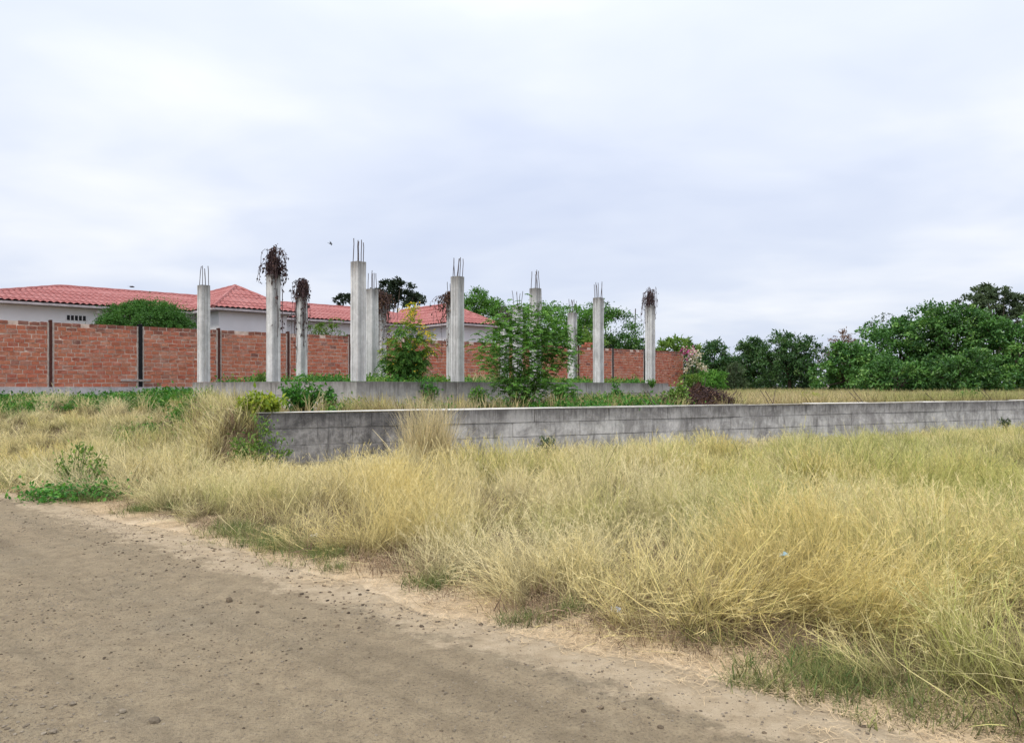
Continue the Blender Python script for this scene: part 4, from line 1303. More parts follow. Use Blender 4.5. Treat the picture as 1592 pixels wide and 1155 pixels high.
tree_px('shrub', 'pale yellowish shrub leaning over the brick wall near the fallen bricks', 'shrub', 922, 503, 545, 20, 47, 900, 0.16, 0.06, M['leaf_light'], 755, nl=5, trunk_r=0.04, sub=8)
tree_px('shrub', 'bright green leafy bush topping the right end of the brick wall', 'shrub', 1050, 522, 556, 34, 53, 1500, 0.28, 0.10, M['leaf_light'], 757, nl=6, trunk_r=0.05, sub=8)
GD = 'row of dense dark trees beyond the plot'
tree_px('mango_tree', 'dark round tree right behind the pink and white bougainvillea', 'tree', 1102, 528, 612, 46, 62, 9500, 0.26, 0.10, M['leaf_dark'], 760, size=0.68, group=GD, nl=11)
tree_px('mango_tree', 'narrow dark tree between two rounder dark ones', 'tree', 1168, 525, 612, 32, 66, 7000, 0.26, 0.10, M['leaf_dark'], 765, size=0.68, group=GD, nl=9)
tree_px('mango_tree', 'dark round tree left of the withered brown tree', 'tree', 1228, 519, 612, 46, 60, 10000, 0.26, 0.10, M['leaf_dark'], 770, size=0.68, group=GD, nl=11)
tree_px('withered_tree', 'withered reddish-brown tree between dark and bright green trees', 'tree', 1312, 514, 590, 36, 66, 2600, 0.22, 0.07, M['leaf_brown'], 775, nl=8, bark='grey_bark', sub=14)
GR = 'big broad-leaved trees at the right edge of the plot'
tree_px('broad_tree', 'lowest and leftmost of the big green trees, sloping down to the grass', 'tree', 1318, 530, 618, 54, 47, 8000, 0.20, 0.11, M['leaf_big'], 780, group=GR, nl=11)
tree_px('broad_tree', 'tall green tree rising behind the lowest big tree at right', 'tree', 1398, 492, 618, 66, 49, 12000, 0.21, 0.115, M['leaf_big'], 785, group=GR, nl=13)
tree_px('broad_tree', 'large green tree in front of the tall sparse one at right', 'tree', 1482, 472, 620, 76, 47, 15000, 0.20, 0.11, M['leaf_big'], 790, group=GR, nl=14)
tree_px('broad_tree', 'green tree cut off by the right edge of the picture', 'tree', 1572, 484, 620, 66, 45, 14000, 0.20, 0.11, M['leaf_big'], 795, group=GR, nl=12)
tree_px('broad_tree', 'green tree standing just past the right edge of the picture', 'tree', 1668, 492, 620, 66, 46, 8000, 0.22, 0.12, M['leaf_big'], 797, group=GR, nl=12)
tree_px('dark_bush', 'dark leafy bush at the foot of the big trees, left one', 'bush', 1392, 552, 618, 58, 42, 8000, 0.17, 0.09, M['leaf_big'], 800, nl=10, group='dark bushes under the big trees')
tree_px('dark_bush', 'dark leafy bush at the foot of the big trees, right one', 'bush', 1500, 545, 618, 62, 41, 9000, 0.17, 0.09, M['leaf_big'], 805, nl=10, group='dark bushes under the big trees')
# tall sparse tree behind
d = 57; lob = []
for (px, py, r_) in ((1508, 470, 0.8), (1525, 458, 0.8), (1545, 453, 0.9), (1562, 458, 0.8), (1578, 468, 0.7), (1590, 486, 0.6), (1570, 482, 0.7), (1535, 472, 0.8), (1552, 492, 0.6), (1592, 500, 0.5), (1612, 478, 0.7), (1515, 486, 0.8), (1540, 486, 0.9), (1560, 470, 0.9), (1575, 495, 0.9), (1530, 500, 0.9), (1555, 505, 0.9)):
    p = at(px, py, d + rng.normal(0, 0.8)); lob.append([*p, r_ * 1.15, r_, r_ * 0.55])
tree('tall_tree', 'tallest sparse grey-green tree at upper right, sky showing through', 'tree', (at(1550, 600, d)[0], d, 1.1), lob, 8500, 0.24, 0.11, M['leaf_grey'], M['grey_bark'], 811, 0.2, 3.2, sub=12)
# bare twigs left of the big trees
lob = []
for (px, py) in ((1365, 500), (1378, 496), (1388, 506), (1352, 508)):
    p = at(px, py, 52); lob.append([*p, 0.5, 0.4, 0.35])
tree('bare_tree', 'thin nearly leafless treetop sticking out left of the tall green tree', 'tree', (at(1385, 600, 52)[0], 52, 1.1), lob, 260, 0.16, 0.06, M['leaf_grey'], M['grey_bark'], 813, 0.07, 3.2, sub=8)
tree_px('round_bush', 'small round green bush behind the debris pile', 'bush', 1108, 574, 612, 22, 34, 2200, 0.13, 0.04, M['leaf_mid'], 820, nl=7, trunk_r=0.04)
tree_px('grey_bush', 'dull grey-green bush in front of the dark trees', 'bush', 1142, 562, 612, 20, 46, 1800, 0.17, 0.05, M['leaf_grey'], 825, nl=7, trunk_r=0.05)
tree_px('low_bush', 'low olive bush at the foot of the bougainvillea', 'bush', 1078, 580, 612, 20, 44, 1500, 0.16, 0.05, M['leaf_light'], 827, nl=6, trunk_r=0.04)

# undergrowth that closes the gaps under the tree rows
rng = np.random.default_rng(828)
mbp = MB()
for k in range(70):
    px = 1050 + 720 * k / 69 + rng.normal(0, 4); dd = 70 - 14 * sstep((px - 1250) / 200) + rng.normal(0, 1.0)
    p = at(px, 600, dd)
    crown_leaves(mbp, rng, [[p[0], p[1], 1.7, 0.9, 0.7, rng.uniform(0.7, 1.3)]], 300, 0.26, 0.12, 12)
tag(mbp.build('undergrowth', M['leaf_dark']), 'dark undergrowth closing the gaps beneath the tree rows', 'undergrowth', kind='stuff')

# woods on the horizon
rng = np.random.default_rng(830)
mbp = MB()
for k in range(90):
    ang = math.radians(rng.uniform(-62, 62)); dd = rng.uniform(150, 230)
    p = np.array([math.sin(ang) * dd, math.cos(ang) * dd, 2.0])
    crown_leaves(mbp, rng, [[p[0], p[1], 3.2, rng.uniform(4, 7), 4, rng.uniform(2.4, 3.8)]], 260, 1.0, 0.6, 14)
tag(mbp.build('distant_woods', M['leaf_dark']), 'low dark woods along the horizon', 'woods', kind='stuff')

# ------------------------------------------------------------------ shrubs and plants on the plot
def pinnate(mb, rng, base, d, L, n_, leaf, wid, droop=0.5):
    """one feathery leaf: paired leaflets along a drooping midrib"""
    t = np.linspace(0.12, 1, n_)
    d = unit(d)
    P = base + d[None] * (t * L)[:, None] + np.array([0, 0, -1])[None] * (droop * L * t ** 2)[:, None]
    T = unit(d[None] + np.array([0, 0, -2 * droop])[None] * t[:, None])
    sd = unit(np.cross(T, np.array([0, 0, 1.0])))
    Nn = np.cross(sd, T)
    for sg in (-1, 1):
        D = unit(sd * sg + T * 0.55 + rng.normal(0, 0.12, T.shape) - np.array([0, 0, 0.25]))
        add_leaves(mb, P, D, leaf * (1.1 - 0.5 * t), wid, rng, Nn + rng.normal(0, 0.2, T.shape))

def stems_from(mb, rng, base, tips, r0, r1, spread=0.05):
    out = []
    for tp in tips:
        b_ = base + np.array([rng.normal(0, spread), rng.normal(0, spread), -0.08])
        limb(mb, b_, tp, r0, r1, rng, 0.06, 6, 5)
        out.append(b_)
    return out

# yellow trumpet shrub
rng = np.random.default_rng(850)
d = 21.6; base = at(632, 592, d); base[2] = 1.60
t = thing('flowering_shrub', 'tall leafy shrub with yellow flowers standing among the columns', 'shrub', base)
tips = [at(px, py, d + rng.normal(0, 0.25)) for px, py in ((640, 482), (622, 500), (612, 520), (652, 512), (662, 524), (600, 540), (668, 540), (635, 530), (625, 545), (648, 548), (593, 560), (660, 560), (610, 565), (640, 565))]
ms_ = MB(); st = stems_from(ms_, rng, base, tips, 0.018, 0.006); ms_.build('stems', M['stem'], t)
ml, mf = MB(), MB()
for tp, b_ in zip(tips, st):
    for k in range(38):
        f = 0.3 + 0.65 * rng.random() ** 0.7
        p = b_ + (tp - b_) * f + rng.normal(0, 0.07, 3)
        a = rng.random() * 6.283
        pinnate(ml, rng, p, np.array([math.cos(a), math.sin(a), 0.35]), 0.26, 7, 0.12, 0.034, 0.75)
for px, py, n_ in ((640, 480, 16), (632, 488, 10), (644, 492, 10), (664, 516, 10), (668, 524, 8), (636, 537, 5), (622, 520, 4), (673, 548, 3), (656, 510, 6), (600, 545, 2), (612, 560, 2), (650, 575, 2)):
    c = at(px, py, d - 0.35)
    P = c + rng.normal(0, 0.10, (n_ * 3, 3))
    add_leaves(mf, P, rng.normal(0, 1, (n_ * 3, 3)) + np.array([0, -0.3, 0.2]), 0.055, 0.045, rng)
ml.build('leaves', M['leaf_mid'], t); tag(mf.build('flowers', M['petal_yellow'], t), kind='stuff')
# yellow-green young shoots share the crown
my = MB()
for px, py in ((640, 478), (650, 505), (668, 520), (632, 500), (672, 532), (620, 512), (608, 528), (655, 530), (640, 520), (598, 548), (664, 548), (628, 540), (645, 556)):
    for k in range(9):
        a = rng.random() * 6.283
        pinnate(my, rng, at(px, py, d - 0.15) + rng.normal(0, 0.10, 3), np.array([math.cos(a), math.sin(a), 0.6]), 0.2, 6, 0.1, 0.03, 0.6)
my.build('young_leaves', M['leaf_yellow'], t)

# feathery shrub in front of the plinth
rng = np.random.default_rng(860)
d = 19.0; base = at(808, 632, d); base[2] = GZ(base)
t = thing('feathery_shrub', 'wide feathery green shrub with thin stems in front of the columns', 'shrub', base)
tips = []
for px, py in ((775, 492), (790, 482), (815, 478), (840, 486), (858, 480), (868, 498), (760, 515), (750, 530), (785, 510), (805, 505), (830, 510), (850, 515), (880, 515), (872, 535), (770, 545), (800, 540), (825, 535), (845, 545), (890, 545), (755, 560), (790, 565), (815, 570), (860, 565), (835, 575), (775, 590), (850, 595), (880, 600), (800, 600), (820, 605)):
    tips.append(at(px, py, d + rng.normal(0, 0.40)))
ms_ = MB(); st = stems_from(ms_, rng, base, tips, 0.014, 0.004, 0.16); ms_.build('stems', M['stem'], t)
ml = MB()
for tp, b_ in zip(tips, st):
    for k in range(44):
        f = 0.64 + 0.40 * rng.random() ** 0.6
        p = b_ + (tp - b_) * f + rng.normal(0, 0.11, 3)
        a = rng.random() * 6.283
        pinnate(ml, rng, p, np.array([math.cos(a), math.sin(a), 0.3]), 0.24, 9, 0.085, 0.028, 0.45)
for k in range(130):
    p = base + np.array([rng.normal(0, 0.28), rng.normal(0, 0.25), rng.uniform(0.05, 1.0)])
    a = rng.random() * 6.283
    pinnate(ml, rng, p, np.array([math.cos(a), math.sin(a), 0.4]), 0.2, 7, 0.07, 0.02, 0.6)
ml.build('leaves', M['leaf_mid'], t)

def bush(name, label, px, py_top, py_bot, hw, d, n_, L, W, mat, seed, base_z=None, stems=9, cat='plant', group=None, flat=0.5):
    """leafy plant: stems from one foot, each with leaves along its upper part"""
    rng = np.random.default_rng(seed)
    base = at(px, py_bot, d)
    base[2] = GZ(base) if base_z is None else base_z
    t = thing(name, label, cat, base, group)
    top = at(px, py_top, d)
    rx = hw / 1200 * d; H = top[2] - base[2]
    ms_, ml = MB(), MB()
    for k in range(stems):
        a = rng.random() * 6.283; q = math.sqrt(rng.random())
        tp = base + np.array([rx * q * math.cos(a), rx * 0.7 * q * math.sin(a), H * (1 - 0.5 * q * q) * rng.uniform(0.75, 1.0)])
        b_ = base + np.array([rng.normal(0, rx * 0.15), rng.normal(0, rx * 0.1), -0.05])
        limb(ms_, b_, tp, 0.010, 0.004, rng, 0.08, 5, 4)
        m2 = n_ // stems
        f = rng.random(m2) ** 0.6
        P = b_ + (tp - b_) * f[:, None] + rng.normal(0, rx * 0.14, (m2, 3)) * np.array([1, 1, 0.6])
        P[:, 2] = np.maximum(P[:, 2], base[2] + 0.01)
        D = rng.normal(0, 0.8, (m2, 3)) + np.array([0, 0, -0.1])
        N = rng.normal(0, 0.4, (m2, 3)) + np.array([0, -0.2, flat + 0.4])
        s_ = 0.65 + 0.7 * rng.random(m2)
        add_leaves(ml, P, D, L * s_, W * s_, rng, N)
    ms_.build('stems', M['stem'], t); ml.build('leaves', mat, t)
    return t
bush('leafy_bush', 'rich green leafy bush behind the left part of the retaining wall', 470, 583, 632, 38, 16.8, 900, 0.13, 0.055, M['leaf_rich'], 870, cat='bush', stems=16)
bush('leafy_bush', 'small green bush right beside the larger rich green one', 512, 596, 632, 16, 17.2, 300, 0.11, 0.05, M['leaf_rich'], 872, cat='bush')
bush('yellow_plant', 'yellow-green leafy plant spilling over the left end of the retaining wall', 406, 600, 660, 36, 14.3, 900, 0.10, 0.05, M['leaf_yellow'], 874, stems=18)
bush('vine_plant', 'dark green plant growing on the foundation plinth under the yellow-flowered shrub', 662, 576, 622, 22, 19.3, 600, 0.10, 0.045, M['leaf_rich'], 876, stems=12)
bush('vine_plant', 'green plant at the foot of the leaf-speckled column', 876, 592, 634, 24, 20.6, 800, 0.10, 0.045, M['leaf_rich'], 878, stems=14)
bush('vine_plant', 'green vine hanging down the plinth below the second column from the right', 958, 594, 630, 10, 23.6, 500, 0.09, 0.045, M['leaf_rich'], 880, stems=8)
bush('grey_plant', 'pale green plant leaning on the plinth left of the feathery shrub', 742, 596, 634, 20, 18.6, 420, 0.09, 0.03, M['leaf_mid'], 882, stems=12)
bush('small_plant', 'small dark plant at the foot of the rightmost column', 1014, 588, 603, 10, 27.0, 160, 0.10, 0.04, M['leaf_mid'], 884, base_z=1.6)
bush('small_plant', 'small green plant at the brick wall between the two right columns', 990, 580, 603, 8, 30, 160, 0.10, 0.04, M['leaf_light'], 886, base_z=1.5)
bush('small_plant', 'green plant on the plinth just left of the dead-vine-crowned column', 405, 574, 592, 8, 21.0, 160, 0.10, 0.04, M['leaf_light'], 888, base_z=1.62)
bush('weed', 'dark leafy weed standing in the dry grass at far left', 122, 676, 775, 46, 11.5, 520, 0.075, 0.028, M['leaf_light'], 890, stems=16)
bush('weed', 'creeping green weed spreading onto the road edge at far left', 118, 752, 780, 92, 10.9, 1500, 0.065, 0.04, M['leaf_rich'], 892, stems=44)
bush('weed', 'green weed against the retaining wall right of the tall straw clump', 848, 672, 706, 22, 15.8, 420, 0.09, 0.03, M['leaf_grey'], 894, stems=12)
bush('weed', 'lone weed in front of the retaining wall near the right edge', 1562, 642, 668, 8, 24.2, 130, 0.10, 0.04, M['leaf_grey'], 896, base_z=0.2)
bush('weed', 'light green weed climbing the left end of the retaining wall from the grass', 402, 640, 722, 46, 13.4, 900, 0.08, 0.035, M['leaf_light'], 898, stems=20)
bush('weed', 'bright green weed in the grass just below the tall straw clump', 668, 730, 772, 12, 11.6, 150, 0.08, 0.03, M['leaf_yellow'], 899, stems=7)
bush('weed', 'bright green weed behind the retaining wall at far right', 1508, 606, 626, 26, 26.5, 400, 0.12, 0.05, M['leaf_rich'], 901, stems=12)
bush('weed', 'yellow-green low weed behind the retaining wall right of the debris pile', 1262, 611, 628, 34, 24.0, 350, 0.12, 0.04, M['leaf_yellow'], 903, stems=14)

# ---- creeping greenery on the bank below the brick wall and behind the retaining wall
CREEP = []
for k in range(4):
    r_ = np.random.default_rng(910 + k); m_ = MB(); n_ = 70
    P = r_.normal(0, 0.16, (n_, 3)); P[:, 2] = 0.03 + np.abs(r_.normal(0, 0.10, n_))
    add_leaves(m_, P, r_.normal(0, 0.8, (n_, 3)), 0.10, 0.05, r_, r_.normal(0, 0.4, (n_, 3)) + np.array([0, 0, 0.8]))
    CREEP.append(m_.mesh('creeper_clump', M['leaf_rich']))
CREEP2 = []
for k in range(3):
    r_ = np.random.default_rng(915 + k); m_ = MB(); n_ = 50
    P = r_.normal(0, 0.16, (n_, 3)); P[:, 2] = 0.03 + np.abs(r_.normal(0, 0.09, n_))
    add_leaves(m_, P, r_.normal(0, 0.8, (n_, 3)), 0.09, 0.045, r_, r_.normal(0, 0.4, (n_, 3)) + np.array([0, 0, 0.8]))
    CREEP2.append(m_.mesh('creeper_clump_light', M['leaf_light']))
rng = np.random.default_rng(920)
n = 9000
x = -19 + rng.random(n) * 14; y = 17 + rng.random(n) * 14
tb, bb = brick_tb(x, y); cc, ee = wall_ce(x, y)
lim = 5.6 + 2.0 * (fbm(x * 0.7, y * 0.7, 925) - 0.5)
px_ = 796 + 1200 * x / y
ok = (bb > 0.35) & (bb < np.where(px_ > 225, lim + 1.2, lim)) & in_view(x, y, 1.0) & (px_ < 430) & (fbm(x * 1.2, y * 1.2, 927) > 0.34)
ok &= ~((bb < 2.4) & (px_ > 45) & (px_ < 170)) & (bb > np.where(px_ < 230, 1.7, 1.0))
x, y = x[ok], y[ok]; n = len(x)
light = (rng.random(n) < np.where(fbm(x * 0.8, y * 0.8, 929) > 0.5, 0.55, 0.1)).astype(int)
idx = np.where(light == 1, 4 + rng.integers(0, 3, n), rng.integers(0, 4, n))
scatter('creeping_vines', 'green creepers covering the bank below the brick wall', 'creeper', CREEP + CREEP2,
        np.stack([x, y, terr(x, y)], -1), np.stack([rng.normal(0, 0.2, n), rng.normal(0, 0.2, n), rng.random(n) * 6.28], -1), (0.65 + 0.7 * rng.random(n)) * np.where(796 + 1200 * x / y > 225, 1.2, 1.0), idx)
n = 3600
c = 1 + rng.random(n) * 16; e = 0.4 + rng.random(n) * 6
x = W0[0] + c * WD[0] + e * WNN[0]; y = W0[1] + c * WD[1] + e * WNN[1]
px_ = 796 + 1200 * x / y
du = (x - C0[0]) * outn(U1)[0] + (y - C0[1]) * outn(U1)[1]
ok = (du > 0.32) & (((px_ > 855) & (px_ < 1045) & (rng.random(n) < 0.20)) | (rng.random(n) < 0.04)) & (fbm(x * 1.1, y * 1.1, 933) > 0.42) & (px_ < 1080)
x, y = x[ok], y[ok]; n = len(x)
light = rng.random(n) < 0.3
idx = np.where(light, 4 + rng.integers(0, 3, n), rng.integers(0, 4, n))
scatter('plot_creepers', 'green creepers between the retaining wall and the foundation', 'creeper', CREEP + CREEP2,
        np.stack([x, y, terr(x, y)], -1), np.stack([rng.normal(0, 0.2, n), rng.normal(0, 0.2, n), rng.random(n) * 6.28], -1), 0.6 + 0.6 * rng.random(n), idx)
# weeds on the soil inside the foundation
n = 900
u = 0.15 + rng.random(n) * 4.1; v = 0.12 + rng.random(n) * 2.0
x = C0[0] + u * UU[0] + v * VV[0]; y = C0[1] + u * UU[1] + v * VV[1]
ok = fbm(x * 0.7, y * 0.7, 937) > 0.47
x, y = x[ok], y[ok]; n = len(x)
scatter('foundation_weeds', 'low weeds growing on the soil inside the foundation', 'weeds', CREEP2 + CREEP,
        np.stack([x, y, 1.60 + 0.10 * (fbm(x * 0.8, y * 0.8, 15) - 0.5)], -1), np.stack([np.zeros(n), np.zeros(n), rng.random(n) * 6.28], -1), 0.6 + 0.6 * rng.random(n), rng.integers(0, 7, n))

# greenery and grass on the bank beside the end of the retaining wall
rng = np.random.default_rng(938)
n = 520
c = -2.0 + rng.random(n) * 2.0; e = -0.1 + rng.random(n) * 7.6
x = W0[0] + c * WD[0] + e * WNN[0]; y = W0[1] + c * WD[1] + e * WNN[1]
ok = rng.random(n) < np.where(e > 4.5, 0.9, 0.10)
x, y = x[ok], y[ok]; n = len(x)
scatter('bank_creepers', 'mixed green and brown creepers on the bank left of the retaining wall', 'creeper', CREEP2 + CREEP,
        np.stack([x, y, terr(x, y)], -1), np.stack([rng.normal(0, 0.2, n), rng.normal(0, 0.2, n), rng.random(n) * 6.28], -1), 0.5 + 0.5 * rng.random(n), rng.integers(0, 5, n))
n = 520
c = -1.9 + rng.random(n) * 1.9; e = -0.2 + rng.random(n) * 6.5
x = W0[0] + c * WD[0] + e * WNN[0]; y = W0[1] + c * WD[1] + e * WNN[1]
scatter('bank_grass', 'straw-coloured grass on the bank left of the retaining wall', 'grass', FILL_FAR + THATCH_FAR,
        np.stack([x, y, terr(x, y)], -1), np.stack([rng.normal(0, 0.3, n), rng.normal(0, 0.3, n), rng.random(n) * 6.28], -1), 0.8 + 0.6 * rng.random(n), rng.integers(0, 7, n),
        extra={'green': 0.5 * rng.random(n), 'tone': rng.random(n)})

# ---- pale grass on the raised plot
PALE = []
for k in range(4):
    m_ = MB(); blades(m_, np.random.default_rng(940 + k), 30, 0.22, 0.18, 0.46, 0.25, 0.9, 0.013, 3)
    PALE.append(m_.mesh('pale_clump', M['pale_grass']))
rng = np.random.default_rng(950)
n = 26000
x = -10 + rng.random(n) * 48; y = 15 + rng.random(n) * 38
cc, ee = wall_ce(x, y); tb, bb = brick_tb(x, y)
ru = (x - C0[0]) * U1[0] + (y - C0[1]) * U1[1]; rv = (x - C0[0]) * V1[0] + (y - C0[1]) * V1[1]
inb = (ru > -0.35) & (ru < LU * 4.4) & (rv > -0.35) & (rv < LV * 2.2)
px_ = 796 + 1200 * x / y
ok = (cc > np.where(y > 16, -2.6, 0)) & (ee > 0.35) & ~inb & ((bb > 0.3) | (tb > ALEN + 0.3)) & in_view(x, y, 1.5)
dens = np.where(px_ > 1120, 1.0, np.where((px_ > 530) & (px_ < 640), 0.75, 0.22))
ok &= rng.random(n) < dens * np.clip(34 / y, 0.3, 1)
x, y = x[ok], y[ok]; n = len(x)
scatter('pale_grass', 'pale dry grass on the raised plot behind the retaining wall', 'grass', PALE, np.stack([x, y, terr(x, y)], -1),
        np.stack([rng.normal(0, 0.2, n), rng.normal(0, 0.2, n), rng.random(n) * 6.28], -1), (0.6 + 0.6 * rng.random(n)) * np.where(y > 30, 0.8, 1), rng.integers(0, 4, n),
        extra={'green': np.clip(0.5 + 1.6 * (fbm(x * 0.3, y * 0.3, 953) - 0.5), -0.3, 0.8), 'tone': rng.random(n)})
# straw tuft inside the foundation
for (px, py, d_, sc, lab) in ((752, 596, 23.5, 1.0, 'pinkish dry grass tuft on the plinth right of the lone middle column'),):
    m_ = MB(); blades(m_, np.random.default_rng(960), 160, 0.55, 0.25, 0.62, 0.35, 1.0, 0.011, 4)
    o = bpy.data.objects.new('grass_tuft', m_.mesh('grass_tuft', M['pale_grass'])); COL.objects.link(o)
    p = at(px, py, d_); o.location = (p[0], p[1], 1.58)
    tag(o, lab, 'grass')

# ---- tall straw clump spilling over the retaining wall
base = at(668, 720, 13.6); base[2] = GZ(base)
t = thing('grass_clump', 'tall straw-coloured grass clump rising over the retaining wall', 'grass', base)
m_ = MB()
blades(m_, np.random.default_rng(971), 900, 0.40, 0.8, 1.6, 0.13, 0.8, 0.008, 6)
m_.build('stalks', M['pale_grass'], t, world=False)
m_ = MB()
blades(m_, np.random.default_rng(972), 700, 0.55, 0.5, 1.15, 0.30, 1.3, 0.008, 5)
m_.build('blades', M['pale_grass'], t, world=False)
bp = at(655, 628, 15.3); bp[2] = GZ(bp)
m_ = MB(); blades(m_, np.random.default_rng(973), 380, 0.42, 0.35, 0.75, 0.35, 1.2, 0.009, 5)
o = bpy.data.objects.new('grass_clump', m_.mesh('grass_clump_behind', M['pale_grass'])); COL.objects.link(o); o.location = bp
tag(o, 'dry grass tuft just behind the wall above the tall straw clump', 'grass')

# ------------------------------------------------------------------ dead vines on the columns
def dead_vine(label, col, top_h, spread, drop, n_st, n_lf, seed, side=(0, 0), leafmat='dead_leaf', lf=0.075, long=0.05):
    """withered creeper: runs up the rebar, piles up there and hangs down in strings"""
    rng = np.random.default_rng(seed)
    p = C0 + UU * col[0] + VV * col[1]
    zt = PZ + CH
    t = thing('dead_vine', label, 'vine', v3(p, zt))
    ms_, ml = MB(), MB()
    sx = np.array([side[0], side[1], 0.0])
    for k in range(n_st):
        a = rng.random() * 6.283
        wisp = rng.random() < 0.34
        up = top_h * (rng.uniform(0.2, 1.0) if not wisp else rng.uniform(0.3, 0.9))
        r_ = spread * (rng.uniform(0.7, 1.25) if wisp else rng.uniform(0.10, 0.75))
        q0 = v3(p, zt - 0.05) + np.array([rng.normal(0, 0.08), rng.normal(0, 0.08), 0])
        q1 = q0 + np.array([0, 0, up]) + rng.normal(0, 0.04, 3)
        out = np.array([math.cos(a), math.sin(a), 0]) * r_ + sx * rng.random()
        q2 = q1 + out * 0.75 - np.array([0, 0, 0.04])
        dr = drop * rng.random() ** 1.8 + (rng.uniform(0.6, 1.6) if rng.random() < long and not wisp else 0.0)
        q3 = q2 + out * 0.25 - np.array([0, 0, 0.3 * up + dr * 0.5]); q4 = q3 + rng.normal(0, 0.03, 3) - np.array([0, 0, 0.25 * up + dr * 0.6])
        Pp = np.array([q0, q1, q2, q3, q4])
        tt = np.linspace(0, 4, 14); i0 = np.clip(tt.astype(int), 0, 3); f = (tt - i0)[:, None]
        C = Pp[i0] * (1 - f) + Pp[i0 + 1] * f + rng.normal(0, 0.014, (14, 3))
        tube(ms_, C, 0.0065, 3, cap=False)
        m2 = int(n_lf / n_st * (0.45 if wisp else 1.15))
        u = rng.random(m2) * 12.99
        j = u.astype(int); w_ = (u - j)[:, None]
        P = C[j] * (1 - w_) + C[j + 1] * w_ + rng.normal(0, 0.03, (m2, 3))
        s_ = 0.6 + 0.9 * rng.random(m2)
        add_leaves(ml, P, rng.normal(0, 0.45, (m2, 3)) - np.array([0, 0, 0.9]), lf * s_, lf * 0.5 * s_, rng, fold=0.4)
    ms_.build('stems', M['dead_stem'], t); ml.build('leaves', M[leafmat], t)
dead_vine('big clump of dark dead vine bursting from a column top', (0, 1), 0.80, 0.32, 0.45, 60, 900, 980, (0.14, -0.05), lf=0.085, long=0.22)
dead_vine('dead vine draped thickly down the column right of the vine-crowned one', (1, 2), 0.62, 0.22, 1.5, 60, 950, 982, (-0.05, -0.12), lf=0.085, long=0.35)
dead_vine('dark brown dead vine hanging from the column behind the yellow-flowered shrub', (2, 2), 0.50, 0.42, 1.8, 90, 2600, 984, (-0.10, -0.12), 'debris_leaf')
dead_vine('brown dead vine bulging left of the lone middle column', (2, 1), 0.15, 0.42, 0.8, 60, 1500, 986, (-0.22, 0), 'debris_leaf')
dead_vine('grey leafless vine tangled on top of the rightmost column', (4, 0), 0.74, 0.22, 0.8, 70, 130, 988, (-0.14, 0))
dead_vine('dry vine wisps on the farthest column behind the feathery shrub', (4, 2), 0.40, 0.34, 0.9, 24, 260, 990)

# ---- live creepers on two columns
def column_creeper(label, col, z0, z1, n_, seed):
    rng = np.random.default_rng(seed)
    p = C0 + UU * col[0] + VV * col[1]
    t = thing('climbing_vine', label, 'vine', v3(p, z0))
    ml, ms_ = MB(), MB()
    z = z0 + (z1 - z0) * rng.random(n_)
    f = rng.integers(0, 2, n_)
    s_ = rng.uniform(-0.14, 0.14, n_)
    nu, nv = outn(U1), outn(V1)
    off = np.where(f[:, None] == 0, nu[None] * 0.15 + U1[None] * s_[:, None], nv[None] * 0.15 + V1[None] * s_[:, None])
    P = np.column_stack([p[None] + off, z])
    N = np.column_stack([np.where(f[:, None] == 0, nu[None], nv[None]), np.full(n_, 0.3)])
    D = rng.normal(0, 0.6, (n_, 3)) - np.array([0, 0, 0.4])
    add_leaves(ml, P, D, 0.08, 0.045, rng, N)
    for k in range(5):
        zz = np.linspace(z0 - 0.1, z1 - 0.4 * rng.random(), 12)
        b_ = p + nu * 0.147 + U1 * rng.uniform(-0.12, 0.12)
        C = np.column_stack([b_[0] + U1[0] * 0.03 * np.sin(zz * 5 + k), b_[1] + U1[1] * 0.03 * np.sin(zz * 5 + k), zz])
        tube(ms_, C, 0.005, 3, cap=False)
    ms_.build('stems', M['stem'], t); ml.build('leaves', M['leaf_mid'], t)
column_creeper('thin creeper climbing the column behind the feathery shrub', (2, 0), 1.2, 4.1, 420, 1000)
column_creeper('sparse creeper on the far column right of the feathery shrub', (4, 1), 1.7, 3.9, 200, 1002)

# ------------------------------------------------------------------ debris pile behind the retaining wall
rng = np.random.default_rng(1010)
d = 20.9; base = at(1088, 632, d); base[2] = GZ(base)
t = thing('debris_pile', 'heap of dark reddish-brown dead branches behind the retaining wall', 'debris', base)
m_ = MB()
nu_, nv_ = 28, 12
TH = np.linspace(0, 2 * math.pi, nu_, endpoint=False); PH = np.linspace(0, 1, nv_)
V = []
for ph in PH:
    for th in TH:
        rr = (1 - ph) ** 0.95
        x_ = math.cos(th) * rr * 1.2; y_ = math.sin(th) * rr * 0.6
        z_ = ph * 0.58 * (1 + 0.22 * math.sin(th * 3) + 0.12 * math.sin(th * 7 + 1)) + 0.10 * (float(fbm(x_ * 5, y_ * 5, 1012)) - 0.5)
        V.append([base[0] + x_ + 0.02 * rng.normal(), base[1] + y_, base[2] - 0.08 + z_])
i = np.arange(nv_ - 1)[:, None] * nu_; j = np.arange(nu_)[None]; jn = (j + 1) % nu_
m_.add(np.array(V), np.stack([i + j, i + jn, i + nu_ + jn, i + nu_ + j], -1).reshape(-1, 4))
M['debris_core'] = mat_plain('debris_core', (0.07, 0.037, 0.024), 0.95, 0.5, 9, 0, 0.8)
m_.build('heap', M['debris_core'], t)
m_, ml = MB(), MB()
def heap_pt(n_):
    th = rng.random(n_) * 6.283; q = np.sqrt(rng.random(n_))
    x_ = np.cos(th) * q * 1.28; y_ = np.sin(th) * q * 0.62
    z_ = 0.58 * (1 - q ** 1.35)
    return np.stack([base[0] + x_, base[1] + y_, base[2] - 0.03 + z_], -1)
